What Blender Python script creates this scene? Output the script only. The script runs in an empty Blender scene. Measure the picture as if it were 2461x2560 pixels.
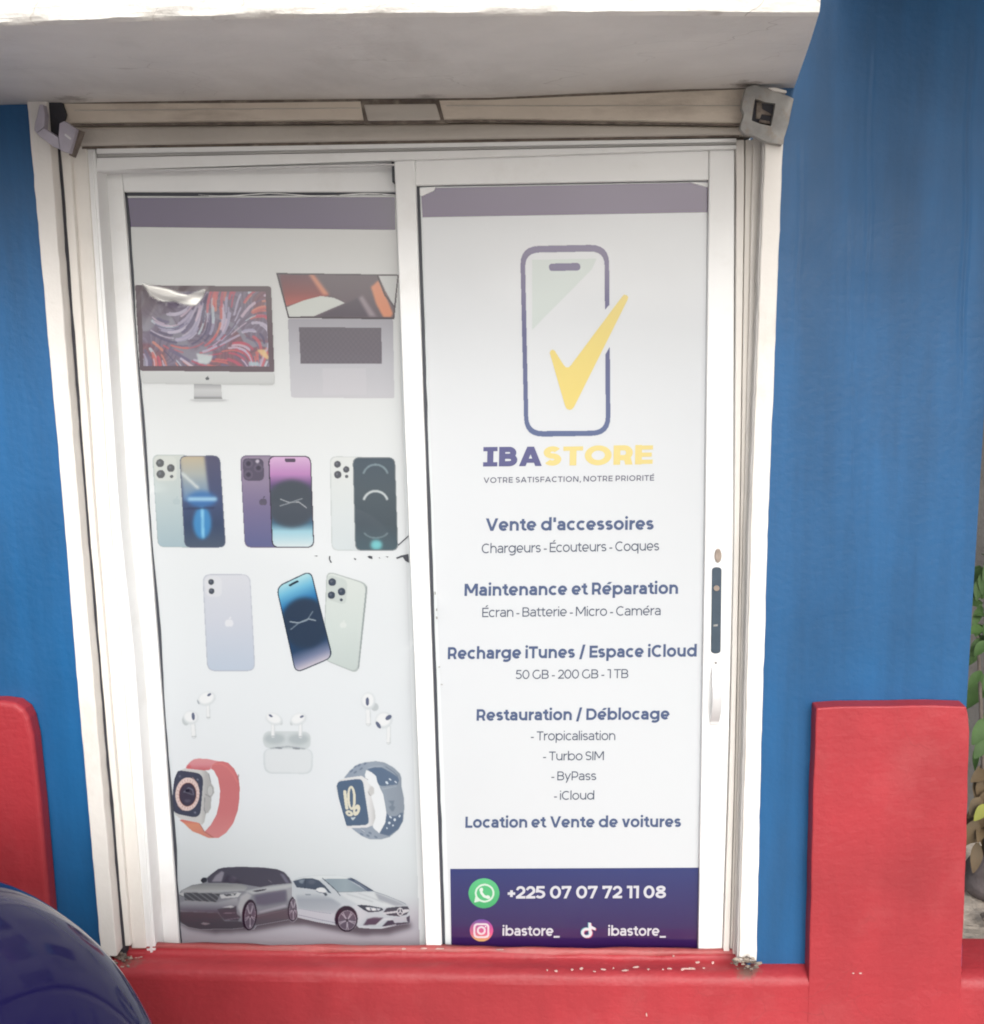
import bpy, bmesh, math, random
import numpy as np
from mathutils import Vector, Matrix
from mathutils.geometry import tessellate_polygon
random.seed(7); rng = np.random.default_rng(7)
scene = bpy.context.scene
COL = scene.collection

# ------------------------------------------------------------------ camera
PW, PH, FPX = 2461.0, 2560.0, 2700.0            # size and focal length of the photograph in its own pixels
PITCH, YAW, ROLL = math.radians(9.633), math.radians(3.081), math.radians(1.134)
CAM = np.array([0.0, -2.55, 1.80])
def _rot():
    cp, sp, cy, sy, cr, sr = math.cos(PITCH), math.sin(PITCH), math.cos(YAW), math.sin(YAW), math.cos(ROLL), math.sin(ROLL)
    base = np.array([[1, 0, 0], [0, 0, 1.], [0, -1, 0]])
    yaw = np.array([[cy, -sy, 0], [sy, cy, 0], [0, 0, 1]])
    pit = np.array([[1, 0, 0], [0, cp, sp], [0, -sp, cp]])
    rol = np.array([[cr, -sr, 0], [sr, cr, 0], [0, 0, 1]])
    return yaw @ pit @ base @ rol               # columns: right, down, forward
RM = _rot()
cd = bpy.data.cameras.new('camera'); cam = bpy.data.objects.new('camera', cd); COL.objects.link(cam)
cd.sensor_fit = 'HORIZONTAL'; cd.sensor_width = 36.0; cd.lens = 36.0 * FPX / PW
cd.clip_start = 0.05; cd.clip_end = 500
m4 = Matrix.Identity(4)
for i in range(3):
    m4[i][0] = RM[i, 0]; m4[i][1] = -RM[i, 1]; m4[i][2] = -RM[i, 2]; m4[i][3] = CAM[i]
cam.matrix_world = m4
scene.camera = cam

# ------------------------------------------------------------------ light
SUN_EL, SUN_AZ = math.radians(33), math.radians(8)      # azimuth measured from the street side, to the right
w = bpy.data.worlds.new('World'); scene.world = w; w.use_nodes = True
nt = w.node_tree; nt.nodes.clear()
out = nt.nodes.new('ShaderNodeOutputWorld'); bg = nt.nodes.new('ShaderNodeBackground')
sky = nt.nodes.new('ShaderNodeTexSky'); sky.sky_type = 'NISHITA'; sky.sun_disc = False
sky.sun_elevation = SUN_EL; sky.sun_rotation = math.pi - SUN_AZ; sky.dust_density = 4.0; sky.air_density = 1.0
hs = nt.nodes.new('ShaderNodeHueSaturation'); hs.inputs['Saturation'].default_value = 0.28
nt.links.new(sky.outputs[0], hs.inputs['Color']); nt.links.new(hs.outputs[0], bg.inputs[0])
nt.links.new(bg.outputs[0], out.inputs[0]); bg.inputs[1].default_value = 0.15
sl = bpy.data.lights.new('sun', 'SUN'); sl.energy = 1.1; sl.angle = math.radians(32); sl.color = (1.0, 0.97, 0.92)
so = bpy.data.objects.new('sun', sl); COL.objects.link(so)
sd = Vector((math.sin(SUN_AZ) * math.cos(SUN_EL), -math.cos(SUN_AZ) * math.cos(SUN_EL), math.sin(SUN_EL)))
so.rotation_euler = sd.to_track_quat('Z', 'Y').to_euler(); so.location = sd * 20
vs = scene.view_settings; vs.view_transform = 'Standard'; vs.look = 'None'; vs.gamma = 1; vs.exposure = 0.33
scene.cycles.filter_width = 1.9
scene.cycles.max_bounces = 8

# ------------------------------------------------------------------ helpers
def ray(x, y):
    return RM @ np.array([x - PW / 2, y - PH / 2, FPX])
def at(x, y, Y):                                # photo pixel -> point on the upright plane y = Y
    d = ray(x, y); t = (Y - CAM[1]) / d[1]; return Vector(CAM + d * t)
def atz(x, y, Z):                               # photo pixel -> point on the level plane z = Z
    d = ray(x, y); t = (Z - CAM[2]) / d[2]; return Vector(CAM + d * t)
def at_many(px, Y):
    px = np.asarray(px, float)
    d = np.column_stack([px[:, 0] - PW / 2, px[:, 1] - PH / 2, np.full(len(px), FPX)]) @ RM.T
    t = (Y - CAM[1]) / d[:, 1]
    return CAM + d * t[:, None]
def lin(c, k=1.0):
    c = np.asarray(c, float) / 255.0
    return np.where(c <= 0.04045, c / 12.92, ((c + 0.055) / 1.055) ** 2.4) * k

def tag(o, label=None, cat=None, group=None, kind=None):
    for k, v in (('label', label), ('category', cat), ('group', group), ('kind', kind)):
        if v: o[k] = v
    return o
def empty(name, loc, label, cat, group=None):
    o = bpy.data.objects.new(name, None); COL.objects.link(o); o.location = loc; o.empty_display_size = .05
    return tag(o, label, cat, group)
def link(name, me, parent=None, mats=()):
    for m in mats: me.materials.append(m)
    o = bpy.data.objects.new(name, me); COL.objects.link(o)
    if parent:
        o.parent = parent
        p = Vector((0, 0, 0)); q = parent
        while q: p += q.location; q = q.parent
        o.location = -p                          # meshes are written in world coordinates
    return o
def mesh(name, verts, faces, mats, parent=None, fm=None, smooth=False):
    me = bpy.data.meshes.new(name); me.from_pydata([tuple(v) for v in verts], [], faces)
    o = link(name, me, parent, mats if isinstance(mats, (list, tuple)) else [mats])
    if fm: me.polygons.foreach_set('material_index', fm)
    if smooth: me.polygons.foreach_set('use_smooth', [True] * len(me.polygons))
    bm = bmesh.new(); bm.from_mesh(me); bmesh.ops.recalc_face_normals(bm, faces=bm.faces); bm.to_mesh(me); bm.free()
    return o
def bevel(o, wd=.003, seg=2):
    b = o.modifiers.new('bevel', 'BEVEL'); b.width = wd; b.segments = seg; b.limit_method = 'ANGLE'; b.angle_limit = math.radians(40)
    return o
def densify(pts, step, amp, closed=True):
    out_ = []; n = len(pts)
    for i in range(n if closed else n - 1):
        a, b = np.array(pts[i], float), np.array(pts[(i + 1) % n], float); k = max(1, int(np.hypot(*(b - a)) / step))
        for j in range(k):
            p = a + (b - a) * j / k
            if j: p = p + rng.normal(0, amp, 2)
            out_.append(tuple(p))
    if not closed: out_.append(pts[-1])
    return out_
class Acc:
    """collects solids that belong to ONE mesh"""
    def __init__(s): s.v = []; s.f = []; s.m = []
    def slab(s, pts, Y, depth, mi=0):            # outline in photo pixels on plane Y, thickness going into the wall
        a = [at(x, y, Y) for x, y in pts]; n = len(a); b0 = len(s.v)
        s.v += a + [p + Vector((0, depth, 0)) for p in a]
        s.f.append(list(range(b0, b0 + n))); s.f.append([b0 + n + i for i in range(n)][::-1]); s.m += [mi, mi]
        for i in range(n):
            j = (i + 1) % n; s.f.append([b0 + i, b0 + n + i, b0 + n + j, b0 + j]); s.m.append(mi)
        return s
    def box(s, lo, hi, mi=0):
        b0 = len(s.v)
        for z in (lo[2], hi[2]):
            for x, y in ((lo[0], lo[1]), (hi[0], lo[1]), (hi[0], hi[1]), (lo[0], hi[1])): s.v.append(Vector((x, y, z)))
        for f in ((0, 3, 2, 1), (4, 5, 6, 7), (0, 1, 5, 4), (1, 2, 6, 5), (2, 3, 7, 6), (3, 0, 4, 7)):
            s.f.append([b0 + i for i in f]); s.m.append(mi)
        return s
    def tube(s, c0, c1, r, n=20, mi=0, r1=None):
        c0, c1 = Vector(c0), Vector(c1); d = (c1 - c0).normalized(); u = d.orthogonal().normalized(); v = d.cross(u); b0 = len(s.v)
        for c, rr in ((c0, r), (c1, r if r1 is None else r1)):
            for i in range(n):
                a = 2 * math.pi * i / n; s.v.append(c + (u * math.cos(a) + v * math.sin(a)) * rr)
        s.f.append(list(range(b0, b0 + n))[::-1]); s.f.append(list(range(b0 + n, b0 + 2 * n))); s.m += [mi, mi]
        for i in range(n):
            j = (i + 1) % n; s.f.append([b0 + i, b0 + j, b0 + n + j, b0 + n + i]); s.m.append(mi)
        return s
    def flat(s, pts, Y, mi=0):
        b0 = len(s.v); s.v += [at(x, y, Y) for x, y in pts]; s.f.append(list(range(b0, b0 + len(pts)))); s.m.append(mi); return s
    def build(s, name, mats, parent=None, bev=0, seg=2, smooth=False):
        o = mesh(name, s.v, s.f, mats, parent, s.m, smooth)
        if bev: bevel(o, bev, seg)
        return o

# ------------------------------------------------------------------ materials
def mat(name, base, rough=.5, var=.0, vscale=3.0, streak=0.0, bump=0.0, bscale=60.0, dirt=None, dirt_amt=0.0, dscale=5.0,
        metal=0.0, coat=0.0, brush=0.0, spec=.5, dirt_stretch=(1, 1, 1), rough_var=0.0, spots=(), spotcol=(.15, .105, .085), cracks=None):
    m = bpy.data.materials.new(name); m.use_nodes = True; t = m.node_tree; N = t.nodes; Lk = t.links
    p = N['Principled BSDF']; p.inputs['Roughness'].default_value = rough; p.inputs['Metallic'].default_value = metal
    p.inputs['Coat Weight'].default_value = coat; p.inputs['Coat Roughness'].default_value = .04
    p.inputs['Specular IOR Level'].default_value = spec
    tc = N.new('ShaderNodeTexCoord'); col = None
    def noise(scale, stretch=(1, 1, 1), detail=5, rgh=.55):
        mp = N.new('ShaderNodeMapping'); mp.inputs['Scale'].default_value = stretch; Lk.new(tc.outputs['Object'], mp.inputs[0])
        n = N.new('ShaderNodeTexNoise'); n.inputs['Scale'].default_value = scale; n.inputs['Detail'].default_value = detail
        n.inputs['Roughness'].default_value = rgh; Lk.new(mp.outputs[0], n.inputs['Vector']); return n.outputs['Fac']
    def ramp(f, a, b, c0, c1):
        r = N.new('ShaderNodeValToRGB'); r.color_ramp.elements[0].position = a; r.color_ramp.elements[1].position = b
        r.color_ramp.elements[0].color = (*c0, 1); r.color_ramp.elements[1].color = (*c1, 1); Lk.new(f, r.inputs[0]); return r.outputs[0]
    def mul(a, b):
        x = N.new('ShaderNodeMix'); x.data_type = 'RGBA'; x.blend_type = 'MULTIPLY'; x.inputs['Factor'].default_value = 1
        Lk.new(a, x.inputs['A']); Lk.new(b, x.inputs['B']); return x.outputs['Result']
    rgb = N.new('ShaderNodeRGB'); rgb.outputs[0].default_value = (*base, 1); col = rgb.outputs[0]
    if var: col = mul(col, ramp(noise(vscale), .3, .7, (1 - var,) * 3, (1 + var,) * 3))
    if streak: col = mul(col, ramp(noise(9, (1, 1, .07), 6, .6), .35, .7, (1 - streak,) * 3, (1,) * 3))
    if dirt is not None:
        x = N.new('ShaderNodeMix'); x.data_type = 'RGBA'; x.inputs['B'].default_value = (*dirt, 1); Lk.new(col, x.inputs['A'])
        f = ramp(noise(dscale, dirt_stretch, 8, .65), .52, .75, (0, 0, 0), (dirt_amt,) * 3); Lk.new(f, x.inputs['Factor']); col = x.outputs['Result']
    def mixin(col, f, c):
        x = N.new('ShaderNodeMix'); x.data_type = 'RGBA'; x.inputs['B'].default_value = (*c, 1); Lk.new(col, x.inputs['A']); Lk.new(f, x.inputs['Factor']); return x.outputs['Result']
    for sx, sy, sz, sr, amt in spots:            # grime that has collected round one spot
        vm = N.new('ShaderNodeVectorMath'); vm.operation = 'DISTANCE'; Lk.new(tc.outputs['Object'], vm.inputs[0]); vm.inputs[1].default_value = (sx, sy, sz)
        ad = N.new('ShaderNodeMath'); ad.operation = 'MULTIPLY_ADD'; ad.inputs[1].default_value = sr * 1.5; Lk.new(noise(38, (1, 1, 1), 8, .7), ad.inputs[0]); Lk.new(vm.outputs['Value'], ad.inputs[2])
        mr = N.new('ShaderNodeMapRange'); mr.inputs['From Min'].default_value = sr * 1.45; mr.inputs['From Max'].default_value = sr * .95; mr.inputs['To Max'].default_value = amt; Lk.new(ad.outputs[0], mr.inputs[0]); col = mixin(col, mr.outputs[0], spotcol)
    if cracks:                                   # hairline cracks and drips
        cs, cst, cw, cc, ca = cracks; mp = N.new('ShaderNodeMapping'); mp.inputs['Scale'].default_value = cst; Lk.new(tc.outputs['Object'], mp.inputs[0])
        nz = N.new('ShaderNodeTexNoise'); nz.inputs['Scale'].default_value = 3; nz.inputs['Detail'].default_value = 4; Lk.new(mp.outputs[0], nz.inputs['Vector'])
        va = N.new('ShaderNodeVectorMath'); va.operation = 'MULTIPLY_ADD'; va.inputs[1].default_value = (.35, .35, .35); Lk.new(nz.outputs['Color'], va.inputs[0]); Lk.new(mp.outputs[0], va.inputs[2])
        vo = N.new('ShaderNodeTexVoronoi'); vo.feature = 'DISTANCE_TO_EDGE'; vo.inputs['Scale'].default_value = cs; Lk.new(va.outputs[0], vo.inputs['Vector'])
        f1 = ramp(vo.outputs['Distance'], 0, cw, (ca,) * 3, (0, 0, 0)); f2 = ramp(noise(2.3), .48, .62, (0, 0, 0), (1, 1, 1)); col = mixin(col, mul(f1, f2), cc)
    Lk.new(col, p.inputs['Base Color'])
    if rough_var:
        mr = N.new('ShaderNodeMapRange'); mr.inputs['To Min'].default_value = rough - rough_var; mr.inputs['To Max'].default_value = rough + rough_var
        Lk.new(noise(7), mr.inputs[0]); Lk.new(mr.outputs[0], p.inputs['Roughness'])
    if bump:
        b = N.new('ShaderNodeBump'); b.inputs['Strength'].default_value = 1; b.inputs['Distance'].default_value = bump
        h = noise(bscale)
        if brush:
            a = N.new('ShaderNodeMath'); a.operation = 'MULTIPLY_ADD'; a.inputs[1].default_value = brush
            Lk.new(noise(30, (.25, 1, 1.6), 3), a.inputs[0]); Lk.new(h, a.inputs[2]); h = a.outputs[0]
        Lk.new(h, b.inputs['Height']); Lk.new(b.outputs[0], p.inputs['Normal'])
    return m
M = {}
FOOT_L, FOOT_R = (-1.075, -.085, .245), (.470, -.088, .240)
M['blue'] = mat('blue_wall_paint', (.0110, .113, .295), .46, .19, 1.5, .34, .0011, 60, rough_var=.12, dirt=(.018, .075, .175), dirt_amt=.55, dscale=2.4, dirt_stretch=(1.6, 1, .45), cracks=(5, (1.5, 1, .5), .006, (.012, .085, .21), .5))
M['red'] = mat('red_wall_paint', (.375, .028, .038), .55, .15, 2.8, .12, .0020, 60, brush=.5, rough_var=.12, dirt=(.40, .075, .08), dirt_amt=.5, dscale=4.5, spots=((*FOOT_L, .055, .85), (*FOOT_R, .055, .85)), cracks=(7, (1, 1, 1), .008, (.24, .03, .035), .6))
M['redtrack'] = mat('worn_red_paint', (.36, .07, .07), .5, .15, 9, 0, .002, 70, dirt=(.25, .12, .10), dirt_amt=.6, dscale=8)
M['white'] = mat('white_masonry_paint', (.82, .79, .75), .55, .04, 4, .04, .0016, 45, dirt=(.45, .39, .32), dirt_amt=.35, dscale=8, dirt_stretch=(1, 1, .5), spots=((*FOOT_L, .05, .8), (*FOOT_R, .05, .8)))
M['fascia'] = mat('white_fascia_paint', (.82, .80, .76), .55, .06, 5, .03, .005, 30, brush=1.2, dirt=(.55, .5, .43), dirt_amt=.35, dscale=6, cracks=(6, (1, 1, 1.5), .012, (.4, .36, .31), .8))
M['soffit'] = mat('grey_soffit_paint', (.74, .72, .69), .55, .10, 3.2, 0, .002, 36, dirt=(.50, .47, .44), dirt_amt=.55, dscale=3.5, dirt_stretch=(1, .4, 1), spots=((-1.03, -.12, 2.286, .07, .8), (.42, -.12, 2.286, .06, .8), (-.25, -.1, 2.286, .05, .5)), spotcol=(.12, .10, .09), cracks=(3, (1, 1.4, 1), .006, (.42, .39, .36), .6))
M['cream'] = mat('cream_lintel_paint', (.69, .61, .52), .55, .08, 5, 0, .0025, 50, dirt=(.25, .2, .16), dirt_amt=.5, dscale=9, dirt_stretch=(.4, 1, 2))
M['greylintel'] = mat('dusty_lintel_paint', (.55, .51, .46), .6, .08, 4, 0, .002, 45, dirt=(.25, .22, .19), dirt_amt=.5, dscale=7, dirt_stretch=(.3, 1, 2))
M['jamb'] = mat('white_jamb_paint', (.82, .79, .745), .5, .04, 4, .04, .0012, 50, dirt=(.50, .45, .38), dirt_amt=.22, dscale=9, dirt_stretch=(1, 1, .35))
M['alu'] = mat('white_powder_coat', (.86, .87, .87), .32, .02, 3, 0, .0003, 90, dirt=(.55, .52, .47), dirt_amt=.25, dscale=7)
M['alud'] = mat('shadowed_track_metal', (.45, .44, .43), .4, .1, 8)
M['dark'] = mat('dark_gap', (.035, .035, .045), .7, .2, 20, 0, .002, 60)
M['seal'] = mat('dark_rubber_seal', (.045, .05, .065), .5)
M['grime'] = mat('grimy_concrete', (.16, .13, .11), .8, .35, 25, 0, .006, 60, dirt=(.4, .36, .3), dirt_amt=.8, dscale=22)
M['mortar'] = mat('dusty_mortar', (.36, .30, .25), .85, .3, 30, 0, .004, 70)
M['glare_film'] = mat('whitish_glare_film', (.93, .92, .88), .38, 0, 1, 0, .0006, 25, metal=.5)  # near-white film; its colour stands in for glare on the wrinkle
def glare_film_mat():
    m = M['glare_film']; t = m.node_tree; p = t.nodes['Principled BSDF']; a = t.nodes.new('ShaderNodeAttribute'); a.attribute_name = 'ink'
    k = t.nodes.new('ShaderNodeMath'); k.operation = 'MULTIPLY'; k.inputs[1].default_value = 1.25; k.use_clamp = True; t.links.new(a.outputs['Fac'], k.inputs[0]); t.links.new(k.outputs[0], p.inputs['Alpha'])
glare_film_mat()
M['chip'] = mat('bare_plaster_chip', (.54, .36, .33), .8, .2, 40, 0, .002, 90)
M['steel'] = mat('dusty_grey_steel', (.34, .335, .325), .6, .25, 22, 0, .001, 60, metal=.35, dirt=(.30, .22, .15), dirt_amt=.8, dscale=24)
M['lav'] = mat('pale_lavender_steel', (.46, .43, .50), .45, .12, 20, 0, .001, 60, metal=.2)
M['blackplate'] = mat('black_lock_plate', (.05, .075, .105), .4, .1, 30)
M['brass'] = mat('worn_brass', (.34, .28, .24), .45, .2, 40, metal=.3)
M['handle'] = mat('silver_handle_metal', (.74, .74, .75), .3, .05, 20, metal=.3)
M['glass'] = mat('door_glass', (.62, .66, .68), .05, coat=0)
M['ground'] = mat('pale_dusty_paving', (.46, .43, .39), .85, .15, 1.5, 0, .006, 30, dirt=(.24, .21, .18), dirt_amt=.5, dscale=1)
M['soil'] = mat('pale_sand', (.46, .40, .34), .9, .2, 9, 0, .012, 40, dirt=(.26, .21, .17), dirt_amt=.7, dscale=12)
M['leaf'] = mat('green_leaf', (.05, .105, .025), .7, .3, 9, 0, .002, 30)
M['leafdry'] = mat('dry_brown_leaf', (.10, .068, .034), .7, .3, 12, 0, .002, 30)
M['leafy'] = mat('yellow_leaf', (.22, .23, .035), .7, .2, 12)
M['bark'] = mat('grey_bark', (.16, .13, .11), .8, .3, 9, .2, .01, 30)
M['stone'] = mat('dark_stone', (.12, .10, .10), .8, .3, 9, 0, .012, 20)
M['greywall'] = mat('grey_render', (.13, .125, .12), .8, .15, 3, .2, .004, 40)
M['navy'] = mat('navy_car_paint', (.012, .009, .070), .07, .06, 3)
M['navy'].node_tree.nodes['Principled BSDF'].inputs['IOR'].default_value = 1.13
M['tyre'] = mat('tyre_rubber', (.025, .025, .027), .75, .2, 20)
M['rim'] = mat('alloy_rim', (.5, .5, .52), .3, metal=.8)
M['carglass'] = mat('dark_car_glass', (.02, .025, .03), .05, coat=1)
M['lamp'] = mat('headlight_lens', (.55, .57, .6), .08, coat=1)
M['plastic'] = mat('black_bumper_plastic', (.03, .03, .033), .5)
def print_mat(name, coat=1.0, rough=.3):
    m = bpy.data.materials.new(name); m.use_nodes = True; t = m.node_tree; p = t.nodes['Principled BSDF']
    a = t.nodes.new('ShaderNodeAttribute'); a.attribute_name = 'ink'; t.links.new(a.outputs['Color'], p.inputs['Base Color'])
    p.inputs['Roughness'].default_value = rough; p.inputs['Coat Weight'].default_value = coat; p.inputs['Coat Roughness'].default_value = .03
    tc = t.nodes.new('ShaderNodeTexCoord'); n = t.nodes.new('ShaderNodeTexNoise'); n.inputs['Scale'].default_value = 2.3; n.inputs['Detail'].default_value = 2
    b = t.nodes.new('ShaderNodeBump'); b.inputs['Distance'].default_value = .004; t.links.new(tc.outputs['Object'], n.inputs['Vector'])
    t.links.new(n.outputs['Fac'], b.inputs['Height']); t.links.new(b.outputs[0], p.inputs['Coat Normal'])
    return m
PRINT = print_mat('printed_vinyl')
KINK = .69
def ink(c):                                       # printed colour; the film's gloss adds its own veil
    return np.maximum(lin(c) - .016, .006) * KINK

# ------------------------------------------------------------------ print raster: paints a picture sample by sample, becomes a fine coloured mesh
class Canvas:
    def __init__(s, o, k, box, res=.7, bgf=None):  # o,k: tracing origin and scale; box in traced units
        s.o, s.k = o, k
        x0, y0 = s.px(box[0], box[1]); x1, y1 = s.px(box[2], box[3])
        s.nx = int((x1 - x0) * res) + 2; s.ny = int((y1 - y0) * res) + 2
        s.X, s.Yy = np.meshgrid(np.linspace(x0, x1, s.nx), np.linspace(y0, y1, s.ny))
        s.U = (s.X - o[0]) * k; s.V = (s.Yy - o[1]) * k; s.res = res
        s.C = (bgf(s.X, s.Yy) if bgf else np.full((s.ny, s.nx, 3), 235.0)).astype(float)
        s.A = np.zeros((s.ny, s.nx))
    def px(s, u, v): return s.o[0] + u / s.k, s.o[1] + v / s.k
    def blurm(s, m, b):
        b = b * s.res / s.k
        if b < .35: b = .35
        r = max(1, int(b * 2.6)); g = np.exp(-.5 * (np.arange(-r, r + 1) / b) ** 2); g /= g.sum()
        m = np.pad(m, r, mode='edge')
        m = np.apply_along_axis(lambda q: np.convolve(q, g, 'valid'), 0, m)
        return np.apply_along_axis(lambda q: np.convolve(q, g, 'valid'), 1, m)
    def inpoly(s, pts):
        m = np.zeros(s.U.shape, bool); n = len(pts)
        for i in range(n):
            (x1, y1), (x2, y2) = pts[i], pts[(i + 1) % n]
            if y1 == y2: continue
            c = ((y1 > s.V) != (y2 > s.V)) & (s.U < (x2 - x1) * (s.V - y1) / (y2 - y1) + x1); m ^= c
        return m.astype(float)
    def put(s, m, col, a=1.0, mask=True, clip=None):
        if clip is not None: m = m * clip
        m = m * a
        c = col(s.U, s.V) if callable(col) else np.array(col, float)
        s.C = s.C * (1 - m[..., None]) + c * m[..., None]
        if mask: s.A = np.maximum(s.A, m)
        return m
    def poly(s, pts, col, blur=0, a=1.0, mask=True, clip=None): return s.put(s.blurm(s.inpoly(pts), blur), col, a, mask, clip)
    def ell(s, cx, cy, rx, ry, col, rot=0, blur=0, a=1.0, mask=True, clip=None, hole=0, a0=None, a1=None):
        c, n = math.cos(math.radians(rot)), math.sin(math.radians(rot)); dx, dy = s.U - cx, s.V - cy
        p, q = (dx * c + dy * n), (-dx * n + dy * c); r = np.hypot(p / rx, q / ry); m = (r < 1).astype(float)
        if hole: m = m * (np.hypot(p / (rx - hole), q / (ry - hole)) > 1)
        if a0 is not None:
            th = np.degrees(np.arctan2(-q, p)) % 360; m = m * ((th >= a0) & (th <= a1))
        return s.put(s.blurm(m, blur), col, a, mask, clip)
    def line(s, pts, wd, col, blur=0, a=1.0, mask=True, clip=None):
        m = np.zeros(s.U.shape)
        for (x1, y1), (x2, y2) in zip(pts[:-1], pts[1:]):
            L2 = (x2 - x1) ** 2 + (y2 - y1) ** 2 + 1e-9; t = np.clip(((s.U - x1) * (x2 - x1) + (s.V - y1) * (y2 - y1)) / L2, 0, 1)
            m = np.maximum(m, (np.hypot(s.U - x1 - t * (x2 - x1), s.V - y1 - t * (y2 - y1)) < wd / 2))
        return s.put(s.blurm(m.astype(float), blur), col, a, mask, clip)
    def build(s, name, Y, parent, thr=.12, disp=None, ground=False):
        keep = (s.A > thr) if not ground else np.ones(s.A.shape, bool)
        q = keep[:-1, :-1] | keep[1:, :-1] | keep[:-1, 1:] | keep[1:, 1:]
        pts = at_many(np.column_stack([s.X.ravel(), s.Yy.ravel()]), Y)
        if disp is not None: pts = pts + disp(s, pts)
        idx = np.arange(s.nx * s.ny).reshape(s.ny, s.nx)
        f = np.stack([idx[:-1, :-1], idx[1:, :-1], idx[1:, 1:], idx[:-1, 1:]], -1)[q]
        used = np.unique(f); rm = np.zeros(s.nx * s.ny, int); rm[used] = np.arange(len(used)); f = rm[f]; pts = pts[used]; c = ink(s.C.reshape(-1, 3)[used])
        return grid_mesh(name, pts, f, c, parent)
def grid_mesh(name, pts, f, c, parent, smooth=True):
    me = bpy.data.meshes.new(name); nf = len(f); fl = f.shape[1]
    me.vertices.add(len(pts)); me.vertices.foreach_set('co', pts.astype(np.float32).ravel())
    me.loops.add(nf * fl); me.loops.foreach_set('vertex_index', f.astype(np.int32).ravel())
    me.polygons.add(nf); me.polygons.foreach_set('loop_start', np.arange(0, nf * fl, fl, dtype=np.int32))
    if smooth: me.polygons.foreach_set('use_smooth', np.ones(nf, bool))
    me.update(calc_edges=True)
    a = me.color_attributes.new('ink', 'FLOAT_COLOR', 'POINT')
    a.data.foreach_set('color', np.column_stack([c, np.ones(len(c))]).astype(np.float32).ravel())
    return link(name, me, parent, [PRINT])
def rquad(q, r, n=7):                             # four corners -> outline with rounded corners
    q = [np.array(p, float) for p in q]; res = []
    for i in range(4):
        p0, p, p1 = q[i - 1], q[i], q[(i + 1) % 4]; a = p + (p0 - p) / np.linalg.norm(p0 - p) * r; b = p + (p1 - p) / np.linalg.norm(p1 - p) * r
        for t in np.linspace(0, 1, n): res.append(tuple((1 - t) ** 2 * a + 2 * t * (1 - t) * p + t * t * b))
    return res

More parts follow.
